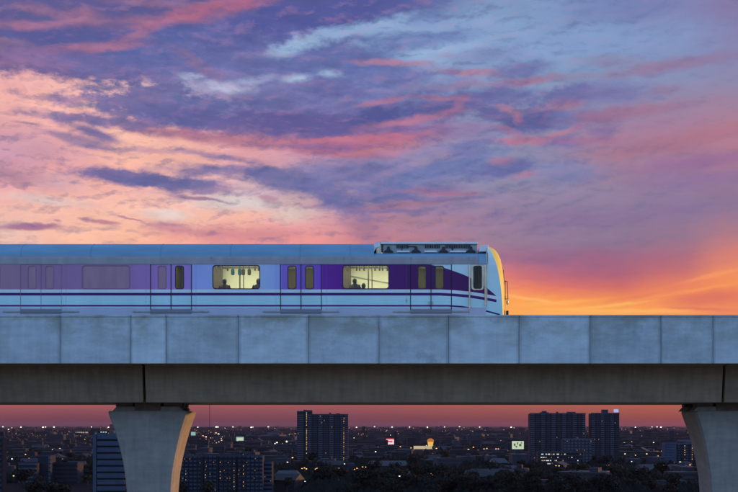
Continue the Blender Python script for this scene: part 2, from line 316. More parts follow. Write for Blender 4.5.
SKY_CLOUDS = [
 # u, v, half width, half height, tilt, colour, alpha, softness, raggedness
 (60, 12, 300, 56, 0, (98, 93, 145), 1, .12, .25),
 (120, 66, 120, 9, -3, (140, 114, 158), .75, .6, .4), (20, 60, 60, 9, 0, (150, 115, 158), .6, .7, .4),
 (215, 45, 130, 28, 8, (84, 100, 160), .92, .5, .3), (70, 38, 60, 12, 0, (88, 92, 152), .7, .6, .3),
 (335, 14, 125, 26, 10, (82, 88, 152), .9, .5, .2), (300, 88, 150, 42, -6, (112, 114, 170), .85, .45, .5),
 (355, 64, 60, 17, 0, (92, 108, 167), .75, .5, .3), (285, 62, 60, 14, 5, (105, 115, 170), .6, .6, .4),
 (345, 31, 52, 6, 11, (146, 176, 214), .85, .8, 1.1), (292, 47, 22, 6, 16, (155, 186, 218), .8, .8, 1.0),
 (298, 78, 13, 4, 10, (178, 202, 224), .85, .8, .8), (327, 72, 13, 4, -12, (165, 190, 220), .75, .8, .8),
 (224, 88, 30, 5, -3, (196, 198, 224), .75, .9, 1.3), (192, 76, 12, 2.5, 0, (190, 198, 222), .6, .8, .8), (255, 80,20,3,8,(170, 180, 215),.6,.8,.6),
 (390, 29, 38, 8, 3, (142, 172, 212), .8, .7, .4), (440, 54, 36, 9, 5, (150, 180, 216), .85, .7, .6), (415, 40, 55, 7, 3, (100, 118, 172), .75, .6, .4),
 (600, 42, 110, 14, 0, (132, 160, 205), .5, .8, .4), (620, 8, 50, 10, 0, (110, 122, 178), .5, .8, .3),
 (28, 24, 34, 4, 4, PK, .85, .7, .5), (78, 16, 22, 6, 5, (162, 113, 143), .8, .7, .5), (38, 9, 26, 4, -4, (140, 105, 139), .7, .7, .5),
 (98, 47, 44, 4, 7, (166, 113, 143), .85, .7, .4), (140, 33, 36, 5, 24, (158, 111, 143), .8, .7, .5), (160, 20, 60, 6, 7, (145, 106, 141), .75, .7, .5),
 (215, 9, 62, 7, 14, (176, 107, 137), .85, .7, .4), (150, 2, 40, 3, 0, (145, 109, 143), .7, .7, .4), (200, 65, 26, 5, -28, (138, 109, 143), .6, .8, .5), (7, 42, 22, 4, 0, (140, 113, 143), .6, .8, .4),
 # slate cloud left of centre
 (176, 108, 84, 18, -4, (102, 108, 160), .98, .3, 1.0), (128, 112, 42, 9, 4, (112, 108, 158), .92, .5, 1.1), (215, 122, 70, 9, -4, (98, 98, 154), .9, .5, .6), (140, 96, 30, 9, 10, (122, 112, 160), .85, .5, 1.0), (61, 100, 11, 6, 0, (150, 122, 165), .85, .6, 1.4),
 (80, 104, 16, 4, 0, (132, 125, 157), .85, .6, 1.2), (105, 87, 20, 1.7, 0, (152, 133, 157), .8, .7, .3), (100, 121, 66, 4.5, -3, (150, 122, 164), .8, .7, .6),
 (98, 134, 27, 5, -14, (108, 104, 156), .9, .6, .5), (80, 141, 40, 4, -10, (126, 112, 158), .8, .7, .6), (30, 124, 14, 1.5, 0, (160, 131, 151), .8, .7, .3),
 (190, 135, 70, 5, -6, (168, 113, 137), .85, .7, .4), (280, 141, 62, 6, -5, (174, 113, 137), .75, .7, .5), (255, 128, 45, 7, -4, (112, 100, 154), .8, .6, .6),
 (320, 126, 85, 12, -3, (98, 92, 150), .95, .5, .5), (342, 147, 46, 5, 0, (118, 98, 154), .85, .6, .5), (340, 139, 46, 2.0, 3, (200, 119, 137), .85, .8, .3),
 (345, 154, 44, 3, -3, (184, 113, 137), .85, .8, .4), (210, 155, 40, 3, -6, (136, 116, 162), .7, .8, .6), (150, 150, 25, 2.5, -3, (175, 135, 165), .6, .8, .6),
 (15, 150, 60, 14, 0, (196, 154, 174), .6, .8, .4), (8, 174, 36, 9, -4, (166, 129, 151), .75, .7, .4), (62, 183, 22, 8, 0, (196, 162, 178), .6, .8, .4),
 (125, 175, 55, 7, -3, (112, 106, 158), .97, .4, .6), (180, 184, 48, 7, -4, (106, 106, 158), .95, .45, .7), (215, 171, 58, 6, 0, (124, 116, 164), .85, .6, .7),
 (285, 180, 62, 10, -8, (108, 110, 160), .93, .5, .6), (345, 174, 65, 13, 6, (118, 118, 168), .85, .6, .5), (342, 203, 30, 12, -22, (110, 112, 164), .93, .5, .7),
 (362, 226, 26, 12, -35, (152, 116, 150), .55, .8, .8), (95, 118, 46, 5, -3, (122, 112, 158), .85, .5, 1.1), (72, 98, 26, 4, 4, (150, 122, 162), .7, .6, 1.3), (322, 192,26,7,-20,(112, 112, 164),.85,.6,.6),
 (235, 203, 38, 6, 0, (212, 208, 206), .75, .8, .4), (290, 213, 22, 8, 0, (214, 200, 190), .65, .8, .4), (45, 200, 34, 4, -4, (222, 202, 198), .7, .8, .3), (165, 214, 22, 4.5, 0, (222, 212, 208), .7, .8, .4),
 (30, 226.5, 30, 3.2, 2, (166, 112, 146), .92, .5, .4), (59, 221, 4, 1.2, 0, (190, 130, 148), .8, .7, .3), (100, 222, 17, 1.8, -4, (186, 128, 150), .85, .6, .4), (86, 219,5,1.2,0,(180, 128, 150),.7,.6,.4),
 (130, 219.5, 13, 1.2, -12, (180, 122, 148), .8, .6, .3), (200, 198, 28, 1.5, -6, (150, 116, 150), .85, .7, .3), (182, 228, 36, 5, -5, (196, 138, 156), .75, .7, .6),
 (245, 234, 70, 8, 0, (206, 134, 144), .7, .8, .6), (268, 198, 9, 3, -10, (185, 140, 160), .8, .6, .6), (215, 190, 50, 2.5, 3, (170, 140, 170), .6,.8,.6),
 # centre and right
 (392, 63, 38, 2.8, -2, (172, 127, 157), .85, .7, .3), (470, 72, 32, 3, -5, (170, 127, 155), .85, .7, .4), (522, 69, 24, 9, 0, (108, 112, 166), .85, .6, .5), (530, 81, 30, 3, 3, PK, .85, .7, .3),
 (485, 54, 40, 5, 0, (122, 132, 180), .6, .7, .5), (460, 85, 45, 3, 2, (150, 125, 159), .7, .8, .5), (400, 82, 45, 9, 0, (115, 128, 178), .6, .7, .5),
 (440, 109, 62, 10, 6, (90, 94, 150), .93, .5, .6), (380, 116, 32, 10, 8, (82, 88, 148), .93, .5, .5), (500, 96, 40, 9, 0, (105, 105, 160), .8, .6, .6), (380, 102, 22, 2.5, 12, PK, .8, .7, .4),
 (440, 98, 28, 2.5, -5, PK, .8, .7, .4), (412, 121, 48, 3.5, 8, PK2, .85, .7, .5), (459, 108, 4, 11, -30, PK, .6, .9, .9), (395, 137, 62, 6, 5, (188, 113, 137), .85, .7, .5), (420, 131, 32, 3.5, 0, (118, 100, 154), .8, .6, .5),
 (380, 148,30,3,8,(194, 123, 133),.8,.8,.4),(470, 132, 35, 8, 0, (135, 120, 166), .7, .7, .5),
 (532, 121, 36, 11, 3, (86, 92, 150), .95, .5, .6), (492, 116, 20, 7, -10, (100, 96, 152), .85, .6, .6), (508, 111, 15, 2.4, -16, (180, 121, 145), .6, .9, 1.1), (543, 108, 14, 2.4, 10, (166, 123, 151), .5, .8, .8), (519, 118, 5, 6, -20, (176, 119, 143), .6, .9, .9),
 (528, 142, 42, 2.8, -2, PK2, .9, .7, .4), (562, 134, 24, 2.6, 18, PK2, .8, .7, .4), (510, 134, 20, 3, -20, PK, .7, .7, .4), (592, 116, 30, 6, 0, (125, 106, 158), .75, .7, .6),
 (450, 166, 52, 9, 12, (106, 118, 172), .85, .6, .5), (502, 170, 36, 8, 4, (106, 108, 164), .88, .5, .5), (418, 181, 42, 8, 10, (112, 122, 172), .85, .6, .5), (386, 194, 30, 8, 0, (104, 112, 164), .88, .5, .6), (440, 150, 60, 5, 10, (130, 138, 182), .6,.8,.4),
 (440, 192, 42, 2.4, -2, PK, .85, .7, .4), (405, 204, 50, 2.5, 4, (156, 115, 141), .8, .7, .4), (430, 199, 50, 2.2, 0, (118, 108, 158), .7, .7, .4), (395, 210, 30, 2, 0, (120, 106, 156), .7, .7, .4), (500, 161, 10, 3, 0, PK, .75, .8, .5), (525, 174, 12, 2.4, 5, (176, 127, 151), .8, .8, .4), (440, 187, 20, 3, 0, (110, 108, 162), .7,.7,.4),
 (415, 222, 50, 4, 2, (170, 125, 139), .6,.8,.4),
 (662, 67, 58, 5, 5, (148, 117, 151), .75, .8, .5), (612, 62, 30, 5, -5, (140, 126, 161), .6, .8, .5), (668, 90, 14, 3.5, 0, (148, 119, 149), .6, .8, .4), (600, 94, 44, 9, 0, (118, 112, 166), .75, .7, .5), (563, 78, 24, 3.5, 0, (138, 125, 159), .6, .8, .5),
 (566, 104, 14, 5, 0, (166, 117, 143), .8, .7, .5), (566, 119, 13, 6, 0, (104, 124, 180), .75, .7, .4), (565, 143, 20, 5, 0, (104, 106, 165), .7, .7, .5), (590, 140, 30, 3, 0, PK, .7, .8, .4),
 (630, 112, 60, 5, 4, (160, 113, 141), .65, .8, .4), (690, 140, 70, 7, 8, (172, 115, 133), .55, .8, .3), (640, 150, 50, 6, 0, (158, 115, 139), .5, .8, .4), (700, 162, 60, 6, 3, (142, 104, 152), .6, .8, .3), (250, 66, 40, 8, -5, (104, 110, 164), .8, .5, 1.2), (312, 66, 22, 8, 10, (100, 110, 166), .8, .5, 1.3), (335, 88, 26, 9, -5, (104, 106, 162), .8, .5, 1.3), (262, 100, 40, 8, 4, (104, 106, 160), .8, .5, 1.2), (386, 78, 40, 7, 4, (108, 116, 170), .7, .5, 1.2), (560, 96, 26, 6, 6, (108, 108, 162), .75, .5, 1.2), (600, 130, 26, 5, 3, (128, 108, 158), .7, .6, 1.2), (470, 148, 34, 5, 8, (112, 116, 168), .7, .6, 1.2),
 (572, 172, 30, 9, 0, (114, 126, 176), .6, .8, .5),
 (700, 178, 60, 6, 0, (140, 112, 160), .5, .8, .3), (600, 218, 90, 9, 0, (135, 108, 152), .4, .9, .3),
 (530, 299, 28, 1.4, -9, (255, 190, 118), .6, .8, .5), (610, 305, 34, 1.3, 4, (255, 192, 110), .6, .8, .6), (655, 311, 30, 1.6, -3, (255, 186, 104), .6, .8, .6), (560, 289, 40, 1.8, -7, (236, 130, 100), .5, .8, .6), (705, 309, 24, 1.2, -4, (222, 118, 100), .7, .8, .6), (690, 291, 40, 1.6, 7, (250, 160, 96), .6, .8, .6), (645, 296, 26, 1.4, 5, (226, 122, 100), .5, .8, .7), (715, 275, 30, 2, 12, (255, 160, 104), .5, .8, .5),
 (706, 299, 34, 6, 3, (216, 114, 100), .7, .7, .3), (640, 262, 60, 8, -4, (176, 104, 124), .4, .9, .3), (560, 302, 40, 2, 3, (255, 182, 100), .5,.8,.3), (590, 310,40,2,-3,(255, 188, 104),.5,.8,.3),
]
build_sky()

sun = bpy.data.lights.new('sun', 'SUN'); so = bpy.data.objects.new('sun', sun); C.objects.link(so)
sun.energy = 3.4; sun.angle = radians(.5); sun.color = (1, .50, .17)
sd = Vector((sin(SUN_AZ) * cos(SUN_EL), cos(SUN_AZ) * cos(SUN_EL), sin(SUN_EL)))
so.rotation_euler = sd.to_track_quat('Z', 'Y').to_euler(); so.location = (60, 20, 80)

# ------------------------------------------------------------------ materials used
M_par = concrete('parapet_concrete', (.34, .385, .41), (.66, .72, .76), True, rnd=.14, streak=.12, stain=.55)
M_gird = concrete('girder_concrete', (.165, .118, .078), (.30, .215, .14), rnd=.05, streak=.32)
M_pier = concrete('pier_concrete', (.19, .175, .16), (.34, .315, .285), rnd=.0, streak=.25, stain=.15)
M_dark = mat('dark_rubber', (.012, .012, .015), .7)
M_steel = mat('rail_steel', (.25, .22, .2), .35, 1, var=.2)
M_bear = mat('bearing_steel', (.10, .07, .05), .6, 0, var=.3)

# ------------------------------------------------------------------ ground
def gh(x, y):
    def sm(t): t = max(0, min(1, t)); return t * t * (3 - 2 * t)
    return 38.6 * (1 - sm((y - 85) / 240)) * (1 - sm((abs(x) - 260) / 500)) * sm((y + 420) / 200)
def ground():
    xs = [-32000, -12000, -5000, -2500, -1500, -1000] + [-760 + 40 * i for i in range(39)] + [1000, 1500, 2500, 5000, 12000, 32000]
    ys = [-3000, -1000] + [-460 + 30 * i for i in range(30)] + [500, 700, 1000, 1500, 2500, 5000, 10000, 20000, 34000]
    me = bpy.data.meshes.new('ground'); nx = len(xs)
    me.from_pydata([(x, y, gh(x, y)) for y in ys for x in xs], [], [(j * nx + i, j * nx + i + 1, (j + 1) * nx + i + 1, (j + 1) * nx + i) for j in range(len(ys) - 1) for i in range(nx - 1)])
    m = bpy.data.materials.new('plain'); m.use_nodes = True; nt = m.node_tree; b = nt.nodes['Principled BSDF']
    b.inputs['Roughness'].default_value = .95; b.inputs['Specular IOR Level'].default_value = .05
    g = nt.nodes.new('ShaderNodeNewGeometry'); n = nt.nodes.new('ShaderNodeTexNoise'); n.inputs['Scale'].default_value = .006; n.inputs['Detail'].default_value = 9; n.inputs['Roughness'].default_value = .65
    nt.links.new(g.outputs['Position'], n.inputs['Vector'])
    r = nt.nodes.new('ShaderNodeValToRGB'); r.color_ramp.elements[0].position = .38; r.color_ramp.elements[0].color = (.007, .006, .007, 1)
    r.color_ramp.elements[1].position = .68; r.color_ramp.elements[1].color = (.020, .017, .020, 1)
    nt.links.new(n.outputs['Fac'], r.inputs[0])
    sp = nt.nodes.new('ShaderNodeSeparateXYZ'); nt.links.new(g.outputs['Position'], sp.inputs[0])
    mr = nt.nodes.new('ShaderNodeMapRange'); mr.inputs[1].default_value = 15; mr.inputs[2].default_value = 30; nt.links.new(sp.outputs[2], mr.inputs[0])
    mx = nt.nodes.new('ShaderNodeMix'); mx.data_type = 'RGBA'; nt.links.new(mr.outputs[0], mx.inputs[0]); nt.links.new(r.outputs[0], mx.inputs[6]); mx.inputs[7].default_value = (.30, .23, .15, 1)  # unseen plateau made pale tan, added to bounce warm light onto the girder
    nt.links.new(mx.outputs[2], b.inputs['Base Color'])
    me.materials.append(m); o = bpy.data.objects.new('ground', me); C.objects.link(o); kind(o, 'structure')
ground()

# ------------------------------------------------------------------ viaduct
PF = 40.0                                   # distance of the near parapet face
ZT, ZB = Z(315, PF), Z(363.5, PF)
YW = 41.15                                  # girder web
ZG = Z(402.5, 41.3)
YC = 43.9                                   # viaduct axis
YFAR = 2 * YC - PF
def span(u0, u1, label, joints):
    xa, xb = X(u0, YW), X(u1, YW)
    t = thing('viaduct_span', label, 'viaduct span', ((xa + xb) / 2, YC, ZG))
    o = t.location
    g = MB(o)
    sec = [(YW + .18, ZG), (YW, ZB - .02), (PF + .10, ZB + .06), (PF + .10, ZB + .30), (YFAR - .10, ZB + .30), (YFAR - .10, ZB + .06), (2 * YC - YW, ZB - .02), (2 * YC - YW - .18, ZG)]
    g.prism([(xa, y, z) for y, z in sec], [(xb, y, z) for y, z in sec])
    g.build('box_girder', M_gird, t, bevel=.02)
    # two ballastless track plinths
    for yc in (42.95, 46.2):
        for s in (-.75, .75):
            p = MB(o); p.box(xa, xb, yc + s - .3, yc + s + .3, ZB + .304, ZB + .46); p.build('track_plinth', M_gird, t)
            r = MB(o); r.box(xa + .02, xb - .02, yc + s - .035, yc + s + .035, ZB + .464, ZB + .60); r.build('rail', M_steel, t)
    for a, b in zip(joints[:-1], joints[1:]):
        xa_, xb_ = X(a, PF) + .004, X(b, PF) - .004
        for near in (1, 0):
            po = Vector(((xa_ + xb_) / 2, PF if near else YFAR, ZB)); p = MB(po)
            prof = [(0, ZB), (-.0, ZT - .075), (-.025, ZT - .07), (-.025, ZT), (.22, ZT), (.22, ZT - .5), (.10 - .003, ZB + .2), (.10 - .003, ZB)]
            if near: pr = [(PF + a_, z) for a_, z in prof]
            else: pr = [(YFAR - a_, z) for a_, z in prof]
            p.prism([(xa_, y, z) for y, z in pr], [(xb_, y, z) for y, z in pr])
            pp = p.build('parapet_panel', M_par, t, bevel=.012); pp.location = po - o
    return t
span(-434, 142.2, 'viaduct span of pale parapet panels running off beyond the broad left pier', [-434, -364, -294, -223, -152, -82, -11, 60, 131])
span(144.8, 723.2, 'viaduct span carrying the train nose, stretching between the two flared piers', [131, 166, 238.5, 308.5, 379, 448.5, 519, 590, 661, 713])
span(725.8, 1304, 'short visible end of the viaduct span starting above the right-hand pier', [713, 784, 855, 925, 996, 1067, 1138, 1209, 1304])

def pier(uc, label, key=0.):
    y0 = 42.3; YP = 43.4
    prof = [(404, 33), (411, 39.6), (412.5, 40.3), (418, 38.6), (430, 34.5), (445, 30.5), (460, 27.2), (475, 24.7), (492, 23.3), (510, 22.6), (540, 22.3)]
    xc = X(uc, y0); t = thing('viaduct_pier', label, 'pier', (xc, YC, gh(xc, YC) - .3))
    o = t.location; b = MB(o)
    rings = []
    ks = K * y0
    for v, hw in prof[1:] + [(730, 22.3)]:
        z = Z(v, y0) if v < 700 else o.z
        f = hw / 40.3; dy0 = .02 + (1 - f) * .62; hw_ = hw * ks
        ch = .16
        ya, yb = y0 + dy0, 2 * YP - y0 - dy0
        ring = [(xc - hw_, ya + ch, z), (xc - hw_ + ch * .4, ya, z), (xc + hw_ - ch * .4, ya, z), (xc + hw_, ya + ch, z), (xc + hw_, yb - ch, z), (xc + hw_ - ch, yb, z), (xc - hw_ + ch, yb, z), (xc - hw_, yb - ch, z)]
        rings.append([b.vert(p) for p in ring])
    for a, c in zip(rings[:-1], rings[1:]):
        for k in range(8): b.face((a[k], a[(k + 1) % 8], c[(k + 1) % 8], c[k]))
    b.face(rings[0]); b.face(rings[-1][::-1])
    b.build('shaft', M_pier, t)
    zt = Z(411, y0)
    # pedestals and bearings beneath each girder end, and the shear key between
    for s in (-1, 1):
        for yy in (y0 + .06, 2 * YP - y0 - .62):
            p = MB(o); x0 = xc + (s * 24 + key) * ks
            x1 = sorted((x0 - 11.5 * ks, x0 + 11.5 * ks))
            p.prism([(x1[0], yy, zt - .002), (x1[1], yy, zt - .002), (x1[1], yy + .6, zt - .002), (x1[0], yy + .6, zt - .002)],
                    [(x1[0] + (.16 if s < 0 else 0), yy, zt + .17), (x1[1] - (.16 if s > 0 else 0), yy, zt + .17), (x1[1] - (.16 if s > 0 else 0), yy + .6, zt + .17), (x1[0] + (.16 if s < 0 else 0), yy + .6, zt + .17)])
            p.build('pedestal', M_pier, t, bevel=.01)
            q = MB(o); q.box(x0 - .32, x0 + .32, yy + .05, yy + .5, zt + .172, ZG - .003); q.build('bearing', M_bear, t)
    k = MB(o); k.box(xc + (key - 13) * ks, xc + (key + 13) * ks, y0 + .02, y0 + 1.9, zt + .003, ZG - .004); k.build('shear_key', M_bear, t, bevel=.01)
    w = MB(o); w.prism([(xc - 34 * ks, y0 + .75, ZG - .004), (xc + 34 * ks, y0 + .75, ZG - .004), (xc + 30 * ks, y0 + .75, zt + .003), (xc - 30 * ks, y0 + .75, zt + .003)][::1],
                       [(xc - 34 * ks, y0 + 1.2, ZG - .004), (xc + 34 * ks, y0 + 1.2, ZG - .004), (xc + 30 * ks, y0 + 1.2, zt + .003), (xc - 30 * ks, y0 + 1.2, zt + .003)])
    w.build('crosshead', M_bear, t)
pier(147.5, 'flared concrete pier with its right side lit orange by the sunset')
pier(736.5, 'flared concrete pier cut by the right edge, its face wholly in blue shade', -7)
# piers beyond the frame that carry the outer span ends are outside the picture

# ------------------------------------------------------------------ train
YS = 41.6; YF = 44.3; YM = (YS + YF) / 2
tr = thing('metro_train', 'white and purple metro train with lit windows on the viaduct', 'train', (X(200, YS), YM, ZB + .60))
TO = tr.location.copy()
def tx(u, y=YS): return X(u, y)
def tz(v, y=YS): return Z(v, y)

def livery():
    m = bpy.data.materials.new('livery_paint'); m.use_nodes = True; nt = m.node_tree; N = nt.nodes.new; L = nt.links.new
    b = nt.nodes['Principled BSDF']; b.inputs['Roughness'].default_value = .42; b.inputs['Specular IOR Level'].default_value = .32
    tc = N('ShaderNodeTexCoord'); sp = N('ShaderNodeSeparateXYZ'); L(tc.outputs['Object'], sp.inputs[0])
    ks = K * YS
    def M(op, a, b_=None, c=None, clamp=False):
        n = N('ShaderNodeMath'); n.operation = op; n.use_clamp = clamp
        for i, x in enumerate((a, b_, c)):
            if x is None: continue
            if isinstance(x, (int, float)): n.inputs[i].default_value = x
            else: L(x, n.inputs[i])
        return n.outputs[0]
    U = M('ADD', M('MULTIPLY', M('ADD', sp.outputs[0], TO.x), 1 / ks), 369)       # metres along the car, in livery-drawing units
    V = M('SUBTRACT', 425, M('MULTIPLY', M('ADD', sp.outputs[2], TO.z - H), 1 / ks))
    def curve(pts):
        # pts: (u, value) -> piecewise function through a colour ramp, values scaled 0..1 over 0..60
        r = N('ShaderNodeValToRGB'); cr = r.color_ramp; cr.interpolation = 'LINEAR'
        f = M('MULTIPLY', M('SUBTRACT', U, 400), 1 / 110, clamp=True); L(f, r.inputs[0])
        while len(cr.elements) < len(pts): cr.elements.new(.5)
        for e, (u, val) in zip(cr.elements, pts): e.position = (u - 400) / 110
        for e, (u, val) in zip(cr.elements, pts): q = val / 60; e.color = (q, q, q, 1)
        return M('MULTIPLY', r.outputs[0], 60)
    top = M('ADD', 255, curve([(400, 0), (424, 1), (427, 9), (440, 11.5), (451, 15), (462, 19), (470, 22.5), (480, 28), (487, 33), (493, 38), (498, 42.5)]))
    S = curve([(400, 0), (440, 0), (455, .8), (470, 2.2), (482, 4), (498, 7)])
    S2 = curve([(400, 0), (448, 0), (462, 1), (475, 3), (487, 5.5), (500, 9)])
    def lt(a, b_):      # soft a<b
        return M('ADD', M('MULTIPLY', M('SUBTRACT', b_, a), 4), .5, clamp=True)
    V1 = M('SUBTRACT', V, S)
    V2 = M('SUBTRACT', V, S2)
    def MIX(f, a, b_):
        n = N('ShaderNodeMix'); n.data_type = 'RGBA'; n.clamp_factor = True
        for i, x in ((0, f), (6, a), (7, b_)):
            if isinstance(x, tuple): n.inputs[i].default_value = (*x, 1)
            elif isinstance(x, (int, float)): n.inputs[i].default_value = x
            else: L(x, n.inputs[i])
        return n.outputs[2]
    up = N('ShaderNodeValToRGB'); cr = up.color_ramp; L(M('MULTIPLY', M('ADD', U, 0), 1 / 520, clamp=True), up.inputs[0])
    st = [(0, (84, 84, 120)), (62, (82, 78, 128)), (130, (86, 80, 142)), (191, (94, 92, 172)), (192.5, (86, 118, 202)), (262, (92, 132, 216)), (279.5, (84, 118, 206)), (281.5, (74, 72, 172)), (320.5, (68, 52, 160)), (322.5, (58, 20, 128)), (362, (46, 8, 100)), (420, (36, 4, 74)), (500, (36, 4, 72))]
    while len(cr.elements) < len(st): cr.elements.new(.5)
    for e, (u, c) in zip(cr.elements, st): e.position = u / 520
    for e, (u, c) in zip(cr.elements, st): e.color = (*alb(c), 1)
    ivory = alb((104, 168, 214)); lower = alb((92, 164, 208)); stripe = alb((30, 8, 84)); pale = alb((112, 152, 222)); skirt = alb((92, 124, 168))
    vfade = M('MULTIPLY', M('SUBTRACT', V, 264), 1 / 50, clamp=True)
    col = MIX(vfade, ivory, lower)
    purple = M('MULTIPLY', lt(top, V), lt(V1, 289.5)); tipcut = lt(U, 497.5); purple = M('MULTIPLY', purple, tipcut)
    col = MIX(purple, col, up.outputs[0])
    def band(Vx, a, b_, c, cut=None):
        f = M('MULTIPLY', lt(a, Vx), lt(Vx, b_))
        if cut: f = M('MULTIPLY', f, lt(U, cut))
        return MIX(f, col, c)
    col = band(V1, 289.5, 292.6, pale, 505); col = band(V1, 292.8, 295.6, stripe, 496.5); col = band(V2, 304.9, 306.6, stripe, 500)
    col = band(V, 307.6, 330, skirt, 486)
    dn = N('ShaderNodeTexNoise'); dn.inputs['Scale'].default_value = 1.4; dn.inputs['Detail'].default_value = 6; mp = N('ShaderNodeMapping'); mp.inputs['Scale'].default_value = (1, 1, .5)
    L(tc.outputs['Object'], mp.inputs[0]); L(mp.outputs[0], dn.inputs['Vector'])
    hs = N('ShaderNodeHueSaturation'); L(col, hs.inputs['Color']); L(M('MULTIPLY_ADD', dn.outputs['Fac'], .34, .84), hs.inputs['Value'])
    L(hs.outputs[0], b.inputs['Base Color'])
    L(M('MULTIPLY_ADD', dn.outputs['Fac'], .2, .28), b.inputs['Roughness'])
    return m
M_liv = livery()
M_roof = mat('roof_paint', (.19, .345, .47), .5, var=.16, vscale=.9, stretch=(.5, 1, 2.5))
M_cant = mat('cantrail_paint', (.34, .30, .31), .5, var=.10, vscale=2, stretch=(1.5, 1, .6))
M_gray = mat('unit_gray', (.36, .38, .38), .6, var=.2)
M_lgray = mat('unit_frame', (.84, .82, .82), .45, var=.1)
M_blk = mat('black_plastic', (.02, .02, .025), .5)
M_nose_sun = mat('nose_sun_gold', (.95, .68, .10), .4, spec=.25, var=.03)  # gold of the low sun put into the base colour of the front
M_gask = mat('window_gasket', (.03, .028, .04), .6)
M_cream = mat('saloon_wall', (.80, .77, .62), .6, var=.06, vscale=1.2)
M_olive = mat('saloon_door', (.075, .055, .026), .5, var=.25, vscale=4, stretch=(3, 1, .4))
M_brown = mat('draught_screen', (.055, .034, .022), .5, var=.3, vscale=4, stretch=(3, 1, .5))
M_floor = mat('saloon_floor', (.12, .12, .12), .6)
M_seat = mat('seat_plastic', (.12, .08, .25), .5)
M_strap = mat('strap_brown', (.05, .035, .025), .6); M_teal = mat('strap_teal', (.01, .07, .09), .5)
M_pole = mat('grab_pole', (.10, .09, .07), .35, .6)
M_step = mat('step_metal', (.24, .24, .26), .5, .1)
M_alu = mat('worn_metal', alb((120, 122, 128), (.16, .30, .5)), .5, .2, var=.3, vscale=9, stretch=(1, 1, .3))
M_lamp = emit('ceiling_lamp', (1., .95, .76), 21.0, True)
def glass(name, tint, refl=.10):
    m = bpy.data.materials.new(name); m.use_nodes = True; nt = m.node_tree; nt.nodes.clear(); N = nt.nodes.new; L = nt.links.new
    t = N('ShaderNodeBsdfTransparent'); t.inputs[0].default_value = (*tint, 1); g = N('ShaderNodeBsdfGlossy'); g.inputs['Roughness'].default_value = .05
    f = N('ShaderNodeFresnel'); f.inputs[0].default_value = 1.45; mx = N('ShaderNodeMixShader'); o = N('ShaderNodeOutputMaterial')
    L(f.outputs[0], mx.inputs[0]); L(t.outputs[0], mx.inputs[1]); L(g.outputs[0], mx.inputs[2]); L(mx.outputs[0], o.inputs[0]); return m
M_glass = glass('saloon_glass', (.80, .84, .74)); M_dglass = glass('door_glass', (.6, .62, .5))

def rrect(u0, u1, v0, v1, r, n=5):
    pts = []
    for cx, cy, a0 in ((u1 - r, v0 + r, -90), (u1 - r, v1 - r, 0), (u0 + r, v1 - r, 90), (u0 + r, v0 + r, 180)):
        for k in range(n + 1):
            a = radians(a0 + 90 * k / n); pts.append((cx + r * cos(a), cy + r * sin(a)))
    return pts
def holed(b, outer, holes, y0, y1):
    loops = [[Vector((tx(u), tz(v), 0)) for u, v in lp] for lp in [outer] + holes]
    flat = [p for lp in loops for p in lp]; tris = tessellate_polygon(loops)
    for y in (y0, y1):
        idx = [b.vert((p.x, y, p.y)) for p in flat]
        for t in tris: b.face([idx[k] for k in t])
    for lp in loops:
        n = len(lp); a = [b.vert((p.x, y0, p.y)) for p in lp]; c = [b.vert((p.x, y1, p.y)) for p in lp]
        for k in range(n): b.face((a[k], a[(k + 1) % n], c[(k + 1) % n], c[k]))
VT, VB = 264.2, 322.0
def rect(u0, u1, v0, v1): return [(u0, v0), (u1, v0), (u1, v1), (u0, v1)]
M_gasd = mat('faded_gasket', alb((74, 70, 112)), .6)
def window(hole_uv, r, gm, parent, y=YS, gw=.7, name='window'):
    u0, u1, v0, v1 = hole_uv; b = MB(TO)
    holed(b, rrect(u0 - gw * .3, u1 + gw * .3, v0 - gw * .3, v1 + gw * .3, r), [rrect(u0 + gw, u1 - gw, v0 + gw, v1 - gw, max(.5, r - gw))], y - .006, y + .03)
    w = b.build(name, M_gasd if gm.name == 'faded_glass' else M_gask, parent)
    p = MB(TO); lp = rrect(u0 + gw, u1 - gw, v0 + gw, v1 - gw, max(.5, r - gw)); p.prism([(tx(u), y + .010, tz(v)) for u, v in lp], [(tx(u), y + .018, tz(v)) for u, v in lp])
    p.build('pane', gm, w)
    return w
# side panels with the saloon windows
secs = [(-160, -109.5, None), (-68.5, 20.5, (-48, 0)), (61.5, 150.5, (82, 130)), (191.5, 280.5, (212.6, 260)), (321.5, 410.5, (342.6, 389))]
M_dim = mat('faded_glass', alb((84, 82, 118)), .3, var=.10, vscale=2.5, stretch=(2, 1, .4))  # opaque tone close to the livery, for the motion-blurred left end
for (a, c, wn) in secs:
    b = MB(TO); hs = [rrect(wn[0], wn[1], 265.2, 289, 3.2)] if wn else []
    holed(b, rect(a, c, VT, VB), hs, YS, YS + .04); b.build('side_panel', M_liv, tr)
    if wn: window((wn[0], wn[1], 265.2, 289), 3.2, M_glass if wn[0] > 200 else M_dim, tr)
b = MB(TO); b.prism([(tx(u), YS, tz(v)) for u, v in rect(451.5, 469, VT, VB)], [(tx(u), YS + .04, tz(v)) for u, v in rect(451.5, 469, VT, VB)]); b.build('side_panel', M_liv, tr)
